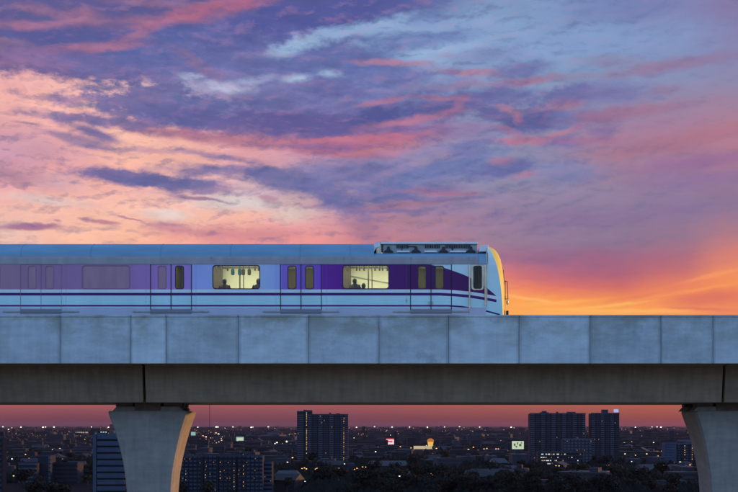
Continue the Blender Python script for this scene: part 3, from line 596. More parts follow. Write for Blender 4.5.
# sliding doors
for (c, dim) in ((-89, 1), (41, 1), (171, 1), (301, 0), (431, 0)):
    for s in (-1, 1):
        a0, a1 = (c - 20.5, c) if s < 0 else (c, c + 20.5)
        w0 = (c - 13.3, c - 4.7) if s < 0 else (c + 4.2, c + 12.8)
        b = MB(TO); holed(b, rect(a0 + .1, a1 - .1, VT + .1, 309.3), [rrect(w0[0], w0[1], 265.8, 289, 2.4)], YS + .012, YS + .05)
        d = b.build('door', M_liv, tr)
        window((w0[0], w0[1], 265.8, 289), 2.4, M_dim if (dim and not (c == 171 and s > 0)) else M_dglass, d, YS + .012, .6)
    for q in (-20.5, 0, 20.5):
        fade = .10 if c < 100 else .35
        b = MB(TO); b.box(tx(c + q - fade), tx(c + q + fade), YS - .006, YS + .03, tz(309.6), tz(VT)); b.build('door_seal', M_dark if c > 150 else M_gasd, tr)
    b = MB(TO); b.box(tx(c - 20.6), tx(c + 20.6), YS - .035, YS + .04, tz(312.8), tz(309.6)); b.build('door_step', M_step, tr)
    b = MB(TO); b.box(tx(c - 38), tx(c - 20.7), YS - .03, YS - .002, tz(312.2), tz(310.8)); b.box(tx(c + 20.7), tx(c + 38), YS - .03, YS - .002, tz(312.2), tz(310.8)); b.build('cable_duct', M_gray, tr)
    b = MB(TO); b.box(tx(c - 20.4), tx(c + 20.4), YS + .02, YS + .05, tz(VB), tz(312.9)); b.build('skirt', M_liv, tr)
# cab door with its grab rails
b = MB(TO); holed(b, rect(469.2, 486.5, VT + .1, VB), [rrect(473.6, 481.6, 266, 288.5, 2)], YS + .01, YS + .05); cd = b.build('cab_door', M_liv, tr)
window((473.6, 481.6, 266, 288.5), 2, M_dglass, cd, YS + .01, 1.1)
b = MB(TO); holed(b, rrect(471.4, 484.0, 264.6, 290, 3), [rrect(473.4, 481.8, 265.9, 288.6, 2)], YS + .004, YS + .012); b.build('window_surround', M_alu, cd)
for u, v0, v1 in ((469.4, 264.5, 309), (485.2, 266, 306)):
    b = MB(TO); b.tube((tx(u), YS - .05, tz(v1)), (tx(u), YS - .05, tz(v0)), .028, 8)
    for v in (v0 + 1, v1 - 1): b.tube((tx(u), YS - .05, tz(v)), (tx(u), YS + .02, tz(v)), .02, 6)
    b.build('grab_rail', M_alu, tr)
b = MB(TO); b.box(tx(486.6), tx(488), YS, YS + .04, tz(VB), tz(VT)); b.build('side_panel', M_liv, tr)
# far side, plain
b = MB(TO); b.box(tx(-160), tx(488), YF - .04, YF, tz(VB), tz(VT)); b.build('far_side_panel', M_liv, tr)
# cantrail and roof
def roof_section(u0, u1, low):
    zt = tz(VT)
    side = [(YS, zt), (YS + .03, tz(258.5)), (YS + .07, tz(256.2))]
    if low: arc = [(YS + .16, tz(254)), (YS + .30, tz(252.3)), (YS + .55, tz(252.3) + .01)]
    else:
        yc0, z0 = YS + .07, tz(256.2); arc = []
        zt_ = Z(243.2, 42.15)
        for k in range(1, 9):
            a = pi / 2 * k / 8; arc.append((yc0 + (1.0) * (1 - cos(a)) ** .9 * .78, z0 + (zt_ - z0) * sin(a) ** .9))
        arc.append((YM, zt_ + .03))
    return side, arc
for (u0, u1, low) in ((-160, 374, 0), (374, 478.5, 1)):
    side, arc = roof_section(u0, u1, low)
    cpts = side + [(2 * YM - y, z) for y, z in side[::-1]]
    for sg in (0, 1):
        b = MB(TO); c2 = side + [(side[-1][0] + .05, side[-1][1]), (YS + .06, side[0][1])]
        if sg: c2 = [(2 * YM - y, z) for y, z in c2]
        b.prism([(tx(u0), y, z) for y, z in c2], [(tx(u1), y, z) for y, z in c2]); b.build('cantrail', M_cant, tr)
    full = [side[-1]] + arc + [(2 * YM - y, z) for y, z in arc[::-1] if abs(y - YM) > 1e-6] + [(2 * YM - side[-1][0], side[-1][1])]
    full = [(y, z + .001) for y, z in full]
    b = MB(TO); b.prism([(tx(u0), y, z) for y, z in full], [(tx(u1), y, z) for y, z in full]); ob = b.build('roof', M_roof, tr, smooth=False)
for u in (-120, -50, 20, 90, 160, 230, 300, 350):
    side, arc = roof_section(0, 0, 0); pr = [side[-1]] + arc
    b = MB(TO); b.prism([(tx(u - .22), y - .012, z + .008) for y, z in pr] + [(tx(u - .22), YM, tz(256))], [(tx(u + .22), y - .012, z + .008) for y, z in pr] + [(tx(u + .22), YM, tz(256))]); b.build('roof_seam', M_roof, tr)
# gutters and panel joins on the cantrail
b = MB(TO); b.box(tx(-160), tx(487), YS - .012, YS + .02, tz(264.3), tz(263.3)); b.build('gutter', M_cant, tr)
for u in (196, 276, 326.5, 406.5, 66, 146):
    b = MB(TO); b.box(tx(u - .06), tx(u + .06), YS - .0015, YS + .01, tz(312), tz(VT)); b.build('panel_seam', M_gasd, tr)
for u in (211, 299, 344, 411, 469):
    b = MB(TO); b.box(tx(u - .12), tx(u + .12), YS + .01, YS + .1, tz(263.2), tz(256.6)); b.build('panel_join', M_gray, tr)
# air conditioner in the roof well
ac = bpy.data.objects.new('air_conditioner', None); C.objects.link(ac); ac.parent = tr
YA = YS + .45
def abox(name, u0, u1, v0, v1, y0, y1, m, bevel=0):
    b = MB(TO); b.box(X(u0, y0), X(u1, y0), y0, y1, Z(v1, y0), Z(v0, y0)); return b.build(name, m, ac, bevel=bevel)
abox('unit_body', 383, 477, 244.2, 253.2, YA + .06, YA + 1.5, M_gray)
abox('top_frame', 380, 478, 242.0, 244.0, YA - .02, YA + 1.55, M_lgray, .01)
b = MB(TO); b.prism([(X(u, YA), YA - .02, Z(v, YA)) for u, v in ((375, 242.5), (381, 242.2), (380, 246.5), (376.5, 247.5), (374, 251.8), (372.6, 251.6))], [(X(u, YA), YA + 1.5, Z(v, YA)) for u, v in ((375, 242.5), (381, 242.2), (380, 246.5), (376.5, 247.5), (374, 251.8), (372.6, 251.6))]); b.build('end_bracket', M_lgray, ac)
abox('end_plate', 376.5, 381.3, 245.2, 253.4, YA + .02, YA + 1.4, M_alu); abox('end_post', 381.4, 382.6, 244.1, 251.6, YA - .01, YA + .2, M_blk)
for u0, u1 in ((396.5, 409), (425, 440.5), (445.5, 471)):
    b = MB(TO); y = YA + .02
    n = int((u1 - u0) / 1.7)
    for k in range(n):
        a = u0 + (u1 - u0) * k / n
        b.box(X(a, y), X(a + .62 * (u1 - u0) / n, y), y, y + .05, Z(248.0, y), Z(244.9, y))
    b.build('louvre', M_blk, ac)
for u in (388.5, 416, 443.5, 471):
    b = MB(TO); y = YA - .03
    pts = [(u - 5, 251.9), (u - 3.4, 250.3), (u - 1.6, 249.4), (u - 1.2, 246.5), (u + 1.2, 246.5), (u + 1.6, 249.4), (u + 3.4, 250.5), (u + 5, 251.9)]
    b.prism([(X(a, y), y, Z(v, y)) for a, v in pts], [(X(a, y), y + .12, Z(v, y)) for a, v in pts]); b.build('bracket', M_blk, ac)
for u0, u1 in ((397, 409.5), (424.5, 437), (450, 466)): abox('drain_tray', u0, u1, 250.6, 252.2, YA - .04, YA + .2, M_lgray, .005)
for u in (436.5, 447.3, 466.5): abox('lifting_lug', u - .6, u + .6, 241.2, 242.6, YA - .025, YA + .06, M_lgray)
abox('pipe_cover', 401.5, 402.3, 246, 250.5, YA, YA + .05, M_blk); abox('pipe_cover', 408, 416, 246, 246.6, YA, YA + .05, M_blk); abox('pipe_cover', 452, 453, 246, 250.5, YA, YA + .05, M_blk)
# roof end fairing ahead of the unit
b = MB(TO); pts = [(478.7, 252.2), (479.2, 248), (481, 245.9), (488, 245.5), (488, 252.2)]
b.prism([(X(u, YA), YS + .3, Z(v, YA)) for u, v in pts], [(X(u, YA), YF - .3, Z(v, YA)) for u, v in pts]); b.build('roof_fairing', M_lgray, tr, bevel=.02)
b = MB(TO)
side, arc = roof_section(0, 0, 1); cpts = side + arc + [(2 * YM - y, z) for y, z in (side + arc)[::-1]]
b.prism([(tx(478.7), y, z) for y, z in cpts], [(tx(487.8), y, z) for y, z in cpts]); b.build('roof_end', M_roof, tr)
# nose: levels (v, inward shift of the side, end of side, outline of front)
lev = [(245.8, .62, 488.6, 491.5), (247, .44, 489.6, 494), (249.5, .26, 490.8, 496.6), (253, .12, 492.4, 498.8), (258, .03, 494.2, 500.8), (265, 0, 496.7, 502.4), (275, 0, 498.9, 503.8), (285, 0, 500.5, 504.8), (295, 0, 501.7, 505.1), (306, 0, 502.4, 504.9), (316, 0, 502.7, 504.5), (325, 0, 502.7, 504)]
ns = MB(TO); nf = MB(TO); rs = []; rf = []
for v, sh, bu, ou in lev:
    y = YS + sh; z = tz(v, YS + sh * .8)
    a = [(tx(488.05), y, z), (tx(bu), y, z)]
    x0, x1 = tx(bu), X(ou, YS + .45 + sh)
    f = [(x0, y, z)]
    for k in range(1, 7):
        t = k / 6; f.append((x0 + (x1 - x0) * sin(t * pi / 2) ** .9, y + .03 + .50 * t ** 1.3, z))
    f.append((x1 + .08, YM, z))
    f = f + [(p[0], 2 * YM - p[1], p[2]) for p in f[:-1][::-1]]
    rs.append(([ns.vert(p) for p in a], [ns.vert((p[0], 2 * YM - p[1], p[2])) for p in a])); rf.append([nf.vert(p) for p in f])
for k in range(len(lev) - 1):
    for s in (0, 1): ns.face((rs[k][s][0], rs[k][s][1], rs[k + 1][s][1], rs[k + 1][s][0]))
    for j in range(len(rf[0]) - 1): nf.face((rf[k][j], rf[k][j + 1], rf[k + 1][j + 1], rf[k + 1][j]))
ns.face((rs[0][0][0], rs[0][0][1], rs[0][1][1], rs[0][1][0])); nf.face(rf[0])
ns.build('cab_side', M_liv, tr); nf.build('front_mask', M_nose_sun, tr, smooth=True)
b = MB(TO); b.box(tx(486.4), tx(487.3), YS - .01, YS + .03, tz(305), tz(248)); b.build('cab_join', M_alu, tr)
M_wind = mat('windscreen', (.02, .02, .025), .1)
def nose_x(v):
    for p, q in zip(lev[:-1], lev[1:]):
        if p[0] <= v <= q[0]: return X(p[3] + (q[3] - p[3]) * (v - p[0]) / (q[0] - p[0]), YS + .45) + .05
b = MB(TO); rg_ = [(v, .75 if v > 256 else .85) for v in (281, 275, 270, 265, 258, 254)]
for (v, e_), (v2, e2) in zip(rg_[:-1], rg_[1:]):
    z0, z1, x0, x1 = tz(v), tz(v2), nose_x(v) + .02, nose_x(v2) + .02
    b.prism([(x0 - .2, YS + e_, z0), (x0, YS + e_ + .15, z0), (x0 + .02, YF - e_ - .15, z0), (x0 - .2, YF - e_, z0)], [(x1 - .2, YS + e2, z1), (x1, YS + e2 + .15, z1), (x1 + .02, YF - e2 - .15, z1), (x1 - .2, YF - e2, z1)])
b.build('windscreen', M_wind, tr)
M_hl = mat('headlight_lens', (.6, .6, .55), .1)
for y in (YS + .75, YF - .75):
    b = MB(TO); b.ball((X(505.4, YM), y, tz(300)), .11, 10, 6, (.5, 1, 1)); b.build('headlight', M_hl, tr, smooth=True)
# grab handles, wiper arm and coupler gear on the nose
b = MB(TO); yy = YS + .34
def nt_(u, v): return (X(u, yy), yy, Z(v, yy))
for p, q, r in (((503.4, 270), (504.2, 281), .012), ((504.2, 281), (507.3, 281.6), .014), ((507.3, 281.6), (507.9, 299), .016), ((507.9, 299), (505.0, 299), .014), ((505.2, 281.2), (505.4, 299), .012)): b.tube(nt_(*p), nt_(*q), r, 6)
b.build('nose_handrail', M_blk, tr)
b = MB(TO)
b.tube(nt_(504.8, 296), nt_(504.2, 312), .035, 6); b.box(X(502.6, yy), X(505.2, yy), yy - .05, yy + .1, Z(316, yy), Z(310.5, yy)); b.box(X(506.2, yy), X(508.4, yy), yy - .05, yy + .1, Z(316, yy), Z(310.8, yy)); b.box(X(502.6, yy), X(508, yy), yy, yy + .05, Z(318, yy), Z(315, yy))
b.build('cab_step', M_blk, tr)
b = MB(TO); b.box(X(502, YM), X(512, YM), YM - .15, YM + .15, tz(325), tz(319)); b.build('coupler', M_blk, tr)
# little fittings on the white band
for u, v in ((406.5, 300.5), (429, 303), (432.5, 303)):
    b = MB(TO); b.box(tx(u - .35), tx(u + .35), YS - .03, YS + .02, tz(v + 1.6), tz(v - 1.6)); b.build('door_latch', M_gray, tr)
# bogies and underframe
b = MB(TO); b.box(tx(-158), tx(500), YS + .15, YF - .15, tz(VB) - .15, tz(VB) + .02); b.build('underframe', M_blk, tr)
for uc in (430, 60):
    bo = MB(TO); xc = tx(uc); bo.box(xc - 1.5, xc + 1.5, YM - 1.0, YM - .85, TO.z + .3, TO.z + .6); bo.box(xc - 1.5, xc + 1.5, YM + .85, YM + 1.0, TO.z + .3, TO.z + .6); bo.box(xc - .3, xc + .3, YM - .85, YM + .85, TO.z + .35, TO.z + .6)
    bg_ = bo.build('bogie', M_blk, tr)
    for dx in (-1.1, 1.1):
        for y in (YM - .75, YM + .75):
            w = MB(TO); w.tube((xc + dx, y - .06, TO.z + .425), (xc + dx, y + .06, TO.z + .425), .42, 20); w.build('wheel', M_steel, bg_)
# saloon interior
ZFL = 54.35; ZCL = 56.27
def ibox(name, x0, x1, y0, y1, z0, z1, m, parent=tr):
    b = MB(TO); b.box(x0, x1, y0, y1, z0, z1); return b.build(name, m, parent)
xi0, xi1 = tx(172), tx(466)
ibox('saloon_floor', tx(-158), tx(486), YS + .06, YF - .06, ZFL - .08, ZFL, M_floor)
ibox('saloon_ceiling', tx(-158), tx(486), YS + .12, YF - .12, ZCL, ZCL + .05, M_cream)
ibox('leak_strip', tx(-158), tx(486), YS + .055, YS + .085, tz(265.0), tz(258), M_gask)  # added strip, stops ceiling light leaking out above doors and windows
for y in (YS + .42, YM - .12): ibox('ceiling_lamp', xi0, xi1, y - .09, y + .09, ZCL - .05, ZCL - .004, M_lamp)
yb = YF - .10
def farx(u): return X(u, YF - .1)
for a, c in ((172, 205.5), (205.5, 268), (268, 336), (336, 396), (396, 466)):
    door = (a, c) in ((172, 205.5), (268, 336), (396, 466))
    ibox('saloon_door_lining' if door else 'saloon_wall_lining', farx(a), farx(c) - .004, yb, yb + .05, ZFL + .002, ZCL - .002, M_olive if door else M_cream)
ibox('end_wall', tx(169.2), tx(170), YS + .06, YF - .16, ZFL + .002, ZCL - .002, M_olive); ibox('cab_wall', tx(467.5), tx(468.3), YS + .06, YF - .16, ZFL + .002, ZCL - .002, M_olive)
for a, c in ((207, 222.6), (335.5, 351)):
    y = YM + .75; ibox('draught_screen', X(a, y), X(c, y), y, y + .03, ZFL + .3, ZCL - .01, M_brown)
# sagging grab line along the far wall windows
for (u0, u1) in ((350, 389),):
    b = MB(TO); y = YF - .16; pts = [(350, 275.5), (356, 277), (362, 278.2), (370, 279.6), (378, 281), (389, 283)]
    for p, q in zip(pts[:-1], pts[1:]): b.tube((X(p[0], y), y, Z(p[1], y)), (X(q[0], y), y, Z(q[1], y)), .012, 5)
    b.build('heater_pipe', mat('pipe_green', (.18, .26, .2), .5), tr)
yr = YS + .55
for a, c in ((210, 264), (340, 393)):
    b = MB(TO); b.tube((X(a, yr), yr, Z(264.2, yr)), (X(c, yr), yr, Z(264.2, yr)), .03, 8); b.build('strap_rail', M_pole, tr)
for us in ((216.5, 221, 227.7, 255, 258.6), (347.5, 356.6, 359.6, 364, 375, 379.6, 382.6, 387.4)):
    for u in us:
        b = MB(TO); x = X(u, yr); b.box(x - .022, x + .022, yr - .012, yr + .012, Z(268.5, yr), Z(264, yr)); b.box(x - .03, x + .03, yr - .02, yr + .02, Z(270.8, yr), Z(268.2, yr)); b.build('hand_strap', M_strap, tr)
for u, m in ((232.8, M_teal), (239.7, M_teal), (243.3, M_strap), (249.3, M_strap)):
    b = MB(TO); x = X(u, yr); b.box(x - .012, x + .012, yr - .012, yr + .012, Z(269.5, yr), Z(264, yr))
    lp = rrect(u - 1.7, u + 1.7, 269, 275.2, 1.1, 3); b.prism([(X(a, yr), yr - .02, Z(v, yr)) for a, v in lp], [(X(a, yr), yr + .02, Z(v, yr)) for a, v in lp]); b.build('hand_strap', m, tr)
for u in (239.9, 243.6, 368.4, 372.0):
    y = YM - .2; b = MB(TO); b.tube((X(u, y), y, ZFL), (X(u, y), y, ZCL - .01), .026 if u in (239.9, 368.4) else .018, 8); b.build('grab_pole', M_pole, tr)
for a, c in ((208, 264), (338, 394)):
    ibox('bench_seat', tx(a), tx(c), YS + .12, YS + .55, ZFL + .28, ZFL + .35, M_seat); ibox('bench_back', tx(a), tx(c), YS + .07, YS + .11, ZFL + .47, ZFL + .70, M_seat)
for dx in ((481.0, 482.0),):
    ibox('driver_blind', X(478, YS + .5), X(481, YS + .5), YS + .5, YS + .53, tz(290), tz(264), M_alu)

# passengers: seated on the near bench, backs to the window
M_skin = mat('skin', (.22, .12, .08), .6); M_hair = mat('hair', (.012, .01, .009), .5)
def passenger(u, shirt, label, turn=0., tall=0.):
    x = X(u, YS + .33); y = YS + .34; zs = ZFL + .50
    t = thing('person', label, 'person', (x, y, ZFL - .10), 'seated passengers seen through the train windows')
    me = bpy.data.meshes.new('person'); bm = bmesh.new()
    J = {}; R_ = {}
    def j(n, p, r): J[n] = bm.verts.new(p); R_[n] = r
    h = tall
    j('pelvis', (0, 0, .52), .13); j('waist', (0, -.01, .68), .125); j('chest', (0, 0, .91 + h * .6), .15); j('neck', (0, .0, 1.05 + h), .065); j('jaw', (0, .03, 1.09 + h), .062); j('skull', (0, .0, 1.17 + h), .09); j('crown', (0, -.01, 1.22 + h), .075)
    for s, q in ((-1, 'l'), (1, 'r')):
        j(q + 'sh', (s * .17, 0, 1.0 + h), .06); j(q + 'el', (s * .24, .06, .70 + h), .045); j(q + 'wr', (s * .12, .28, .62), .03); j(q + 'ha', (s * .07, .34, .60), .03)
        j(q + 'hip', (s * .10, .05, .50), .09); j(q + 'kn', (s * .12, .46, .50), .065); j(q + 'an', (s * .12, .48, .09), .042); j(q + 'toe', (s * .13, .64, .04), .035)
    E = [('pelvis', 'waist'), ('waist', 'chest'), ('chest', 'neck'), ('neck', 'jaw'), ('jaw', 'skull'), ('skull', 'crown')]
    for q in 'lr': E += [('chest', q + 'sh'), (q + 'sh', q + 'el'), (q + 'el', q + 'wr'), (q + 'wr', q + 'ha'), ('pelvis', q + 'hip'), (q + 'hip', q + 'kn'), (q + 'kn', q + 'an'), (q + 'an', q + 'toe')]
    for a, c in E: bm.edges.new((J[a], J[c]))
    bm.verts.index_update(); idx = {n: v.index for n, v in J.items()}
    bm.to_mesh(me); bm.free()
    o = bpy.data.objects.new('body', me); C.objects.link(o); o.parent = t; o.rotation_euler = (0, 0, turn)
    sk = o.modifiers.new('skin', 'SKIN'); ss = o.modifiers.new('sub', 'SUBSURF'); ss.levels = ss.render_levels = 2
    for n, i in idx.items(): me.skin_vertices[0].data[i].radius = (R_[n], R_[n]); me.skin_vertices[0].data[i].use_root = (n == 'pelvis')
    me.materials.append(shirt); o.modifiers['skin'].use_smooth_shade = True
    b = MB((0, 0, 0)); b.ball((0, -.02, 1.17 + h), .094, 14, 10, (.9, 1.05, 1.2)); hr = b.build('hair', M_hair, t, smooth=True); hr.rotation_euler = (0, 0, turn)
    return t
M_sh1 = mat('shirt_maroon', (.05, .015, .015), .8); M_sh2 = mat('shirt_dark', (.03, .035, .04), .8); M_sh3 = mat('shirt_teal', (.02, .14, .14), .8)
passenger(224.5, M_sh1, 'dark haired passenger by the brown screen in the left lit window')
passenger(258.2, M_sh2, 'passenger at the right end of the left lit window', .3)
passenger(354.8, M_sh2, 'black haired passenger in the lit window nearest the train nose', -.2, .02)
passenger(363.5, M_sh3, 'low slumped passenger in teal beside the black haired one', .2, -.17)

# ------------------------------------------------------------------ town
def facade_mat(name, col, rnd=0.15): return mat(name, col, .7, var=.15, vscale=.15, rnd=rnd, spec=.3)
F_l = facade_mat('facade_light', (.075, .068, .095), .0); F_m = facade_mat('facade_mid', (.036, .033, .050), 0.); F_d = facade_mat('facade_dark', (.014, .013, .022), 0.)
F_w = facade_mat('facade_blue', (.045, .058, .095), 0.); F_roof = facade_mat('roof_gray', (.05, .05, .06), .3); F_trim = facade_mat('facade_trim', (.085, .082, .10), 0.)
L_warm = emit('lit_window_warm', (1., .62, .25), .75); L_dimw = emit('lit_window_dim', (1., .66, .32), .22); L_white = emit('lit_window_white', (.9, .95, .8), .8)
def lit(parent, o, cx, y, z, w=1.0, h=1.3, m=L_warm):
    b = MB(o); b.box(cx - w / 2, cx + w / 2, y - .06, y + .02, z - h / 2, z + h / 2); return b.build('lit_window', m, parent)

def tower(name, label, y, u0, u1, v_top, depth, bays, floors, mats, group=None, crown=(), lit_cols=(), lit_n=6, cat='tower block', base_z=0., steps=None, slab=.5):
    """bays: list of (u0,u1,depth offset) facade bays with one ledge per floor."""
    xa, xb = X(u0, y), X(u1, y); zt = Z(v_top, y)
    t = thing(name, label, cat, ((xa + xb) / 2, y + depth / 2, base_z), group); o = t.location
    b = MB(o)
    segs = steps or [(u0, u1, v_top)]
    for k, (a, c, vt) in enumerate(segs): b.box(X(a, y) + (.02 if k else 0), X(c, y), y + .02 * k, y + depth, base_z, Z(vt, y))
    b.build('wall', mats[0], t)
    fh = (zt - base_z) / floors
    for (a, c, off, mi) in bays:
        b = MB(o); x0, x1 = X(a, y), X(c, y); pr = [(y - .004, base_z)]
        for k in range(floors):
            z = base_z + fh * (k + 1); pr += [(y - .12, z - slab * fh), (y - .9 - off, z - slab * fh), (y - .9 - off, z - .1), (y - .12, z - .1)]
        pr[0] = (y - .12, base_z); pr += [(y - .12, zt - .05), (y - .004, zt - .05), (y - .004, base_z)]
        nf = len(b.f); b.prism([(x0, p, q) for p, q in pr], [(x1, p, q) for p, q in pr])
        for k in range(len(pr)):
            if pr[k][0] == y - .12 and pr[(k + 1) % len(pr)][0] == y - .12: b.mi[nf + k] = 1
        b.build('balcony_bay', [mats[mi], mats[0]], t)
    for (a, c, v0, v1, mi) in crown:
        b = MB(o); b.box(X(a, y), X(c, y), y + 3, y + depth * .7, Z(v1, y) + .01, Z(v0, y)); b.build('roof_housing', mats[mi], t)
    if v_top < 440:
        for (a, c, vt) in segs:
            for q in (.25, .7):
                xx = X(a + (c - a) * q, y); b = MB(o); b.tube((xx, y + 6, Z(vt, y)), (xx, y + 6, Z(vt, y) + random.uniform(3, 6)), .14, 5, .06); b.build('antenna', mats[1], t)
            xx = X(a + (c - a) * .5, y); b = MB(o); b.tube((xx, y + 4, Z(vt, y)), (xx, y + 4, Z(vt, y) + 2.6), 1.5, 10); b.build('water_tank', mats[1], t)
    b = MB(o)
    for a, c, vt in segs: b.box(X(a, y) - .25, X(c, y) + .25, y - .25, y + .35, Z(vt, y) - .6, Z(vt, y) + .9)
    b.build('roof_parapet', mats[1], t)
    for uc, v0, v1, stp in lit_cols:
        v = v0
        while v < v1:
            if random.random() < .85: lit(t, o, X(uc, y), y - 1.0, Z(v, y), .62 * y / 1000, .85 * y / 1000, L_warm if random.random() < .6 else L_dimw)
            v += stp
    for _k in range(lit_n):
        uu = random.uniform(u0 + 1, u1 - 1); k = random.randint(1, floors - 1)
        lit(t, o, X(uu, y), y - 1.0, base_z + fh * (k + .35), .8 * y / 1000, .8 * y / 1000, L_dimw)
    return t
# slab tower left of centre
tower('apartment_tower', 'dark slab tower with two columns of yellow stair lights', 1400, 297, 348, 414.8, 17,
      [(297.2, 303.5, .6, 3), (304.6, 305.6, .2, 1), (312.8, 317, .1, 2), (318.4, 322.5, .1, 3), (323.6, 328, .1, 2), (329.3, 333.5, .1, 3), (334.8, 339.5, .1, 2), (340.6, 342.6, .2, 3), (345, 347.6, .1, 3), (307.6, 311.6, .4, 3)],
      23, [F_d, F_m, F_m, F_l], crown=[(298, 303, 411.4, 412, 1), (305, 312, 410.2, 412, 1), (336, 340, 413.4, 415, 1)], lit_cols=[(306.6, 413, 463, 1.75), (343.8, 418, 461, 1.9)], lit_n=9, steps=[(297, 312, 411.8), (312, 348, 414.8)])
tower('apartment_tower', 'wide unlit tower right of centre, the broader of the twin towers', 1400, 530, 585.5, 413.8, 16,
      [(530.3, 534.5, .4, 3), (536, 539.5, .1, 2), (541, 545, .3, 3), (546.5, 550, .1, 2), (551.5, 555.5, .3, 3), (557, 560.5, .1, 2), (562, 566, .3, 3), (567.5, 571, .1, 2), (572.5, 576.5, .3, 3), (578, 581, .1, 2), (582, 585.2, .3, 3)],
      25, [F_d, F_m, F_m, F_l], crown=[(541, 549, 412.3, 414, 1), (543, 547, 411, 412.3, 1), (568, 576, 411.9, 414, 1)], lit_n=6)
tb = tower('apartment_tower', 'narrow unlit tower with a glowing lavender sign on its roof', 1400, 591, 619.3, 413.6, 16,
      [(591.3, 595, .3, 3), (596.2, 599.5, .1, 2), (600.6, 604.2, .3, 3), (605.6, 609, .1, 2), (610.2, 614, .3, 3), (615.2, 619, .3, 2)],
      25, [F_d, F_m, F_m, F_l], crown=[(603, 608.6, 409.6, 414, 1)], lit_n=5)
bb = MB(tb.location); bb.box(X(614.6, 1400), X(615, 1400), 1404, 1404.5, Z(413.6, 1400), Z(411.7, 1400)); bb.box(X(618.4, 1400), X(618.8, 1400), 1404, 1404.5, Z(413.6, 1400), Z(411.7, 1400)); sf = bb.build('sign_frame', F_m, tb)
bb = MB(tb.location); bb.box(X(614.4, 1400), X(619, 1400), 1403, 1403.8, Z(412.4, 1400), Z(409.3, 1400)); bb.build('roof_sign', emit('sign_lavender', (.55, .6, 1.), .75), tb)
# lower blocks
tower('apartment_block', 'pale lower block in front of the twin towers', 1340, 563, 592, 439.3, 14, [(564 + 3.6 * k, 566 + 3.6 * k, .1, 3) for k in range(8)], 9, [F_m, F_l, F_l, F_trim], lit_n=7, cat='apartment block')
pk = tower('parking_garage', 'lit open parking garage at the foot of the twin towers', 1290, 538, 583, 452.2, 18, [(538, 583, .4, 1)], 5, [F_d, F_m, F_m, F_l], lit_n=0, cat='parking garage', slab=.3)
for k in range(64):
    uu = random.choice([random.uniform(540, 558), random.uniform(540, 582)]); fl = random.randint(1, 4)
    lit(pk, pk.location, X(uu, 1290), 1288.9, (Z(452.2, 1290)) / 5 * (fl + .35), random.uniform(.8, 1.6), 1.1, L_white if random.random() < .6 else L_dimw)
tower('apartment_block', 'blue gray block beside the right-hand pier, its windows unlit', 1330, 665, 676.5, 443.2, 16, [(666, 675.6, .1, 3)], 9, [F_w, F_w, F_w, F_w], lit_n=1, cat='apartment block')
tower('apartment_block', 'dark windowed block with rows of lights nearest the right-hand pier', 1335, 677, 702, 443.8, 16, [(677.4 + 4.1 * k, 680 + 4.1 * k, .1, 1 + k % 2) for k in range(6)], 9, [F_d, F_w, F_m, F_l], lit_cols=[(684.6, 446, 460, 2.2), (692, 446, 460, 2.2)], lit_n=4, cat='apartment block', crown=[(688, 694, 441.4, 444, 1)])
# banded office block left of the pier
tower('office_block', 'banded blue office block rising just left of the flared pier', 750, 93.4, 126, 434.6, 20, [(97.6, 125.5, .6, 3)], 10, [F_d, F_w, F_w, F_w], lit_n=0, cat='office block', slab=.72, crown=[(97, 108, 430.6, 434.6, 0)], steps=[(97, 126, 434.6), (93.4, 96.6, 435.6)])
t_ = bpy.data.objects['office_block']; b = MB(t_.location); b.box(X(93.5, 750), X(96.8, 750), 748.2, 749.9, 0, Z(435.8, 750)); b.build('stair_tower', F_w, t_)
for u in (100.2, 102.6, 105.0): lit(t_, t_.location, X(u, 750), 752.9, Z(432.2, 750), 1.0, .5, L_white)
for u in (96.2, 108.8): lit(t_, t_.location, X(u, 750), 749, Z(433.4, 750), .35, 1.0, L_dimw)
tower('office_block', 'tower block at the left edge with horizontal window bands', 740, -30, 2.6, 437.5, 8, [(-29, 2, .5, 3)], 12, [F_d, F_m, F_w, F_m], lit_n=2, cat='office block', slab=.4, crown=[(-6, 2.2, 432, 437.5, 0)])
tower('office_block', 'dim low block with pale bands beside the tower at the left edge', 920, 18, 37, 463.5, 14, [(19, 36.5, .4, 3)], 5, [F_d, F_m, F_w, F_w], lit_n=0, cat='office block', slab=.4)
tower('office_block', 'dark narrow block with one pale corner between two lower blocks', 930, 37.6, 51, 456, 14, [(48.6, 50.8, .4, 3)], 7, [F_d, F_m, F_w, F_w], lit_n=0, cat='office block', slab=.8)
tower('office_block', 'black low wide block left of the banded office block', 940, 52.5, 77.5, 463.2, 20, [(53, 77, .2, 0)], 5, [F_d, F_d, F_w, F_w], lit_n=0, cat='office block')
# row of apartment slabs right of the left pier
for (a, c, vt, lab, lc, n) in ((180, 203.2, 456.5, 'apartment slab half hidden by the flared left pier', [(205 - 19, 465, 488, 3)], 5),
                               (203.8, 218.4, 455.8, 'apartment slab with a column of stair lights, left of its row', [(205.6, 462, 490, 2.6)], 4),
                               (219, 236.6, 456.2, 'apartment slab with dotted lights, second clear of the left pier', [(220.4, 459, 480, 3.2), (234.2, 459, 490, 2.3)], 4),
                               (237.4, 262.6, 456, 'long pale apartment slab at the right end of its row', [(243.6, 466, 488, 4)], 6)):
    bays = []; q = a + 1
    while q < c - 2.5: bays.append((q, q + 2.7, .2, 2 if int(q) % 2 else 3)); q += 4.3
    tower('apartment_slab', lab, 790, a, c, vt, 13, bays, 10, [F_d, F_m, F_w, F_m], 'apartment slabs right of the left pier', lit_cols=lc, lit_n=n, cat='apartment block', slab=.45)
tower('office_block', 'small stepped block at the right end of the apartment slabs', 800, 263.6, 272, 462, 12, [(264, 271.6, .3, 3)], 8, [F_d, F_m, F_w, F_w], lit_n=2, cat='office block')

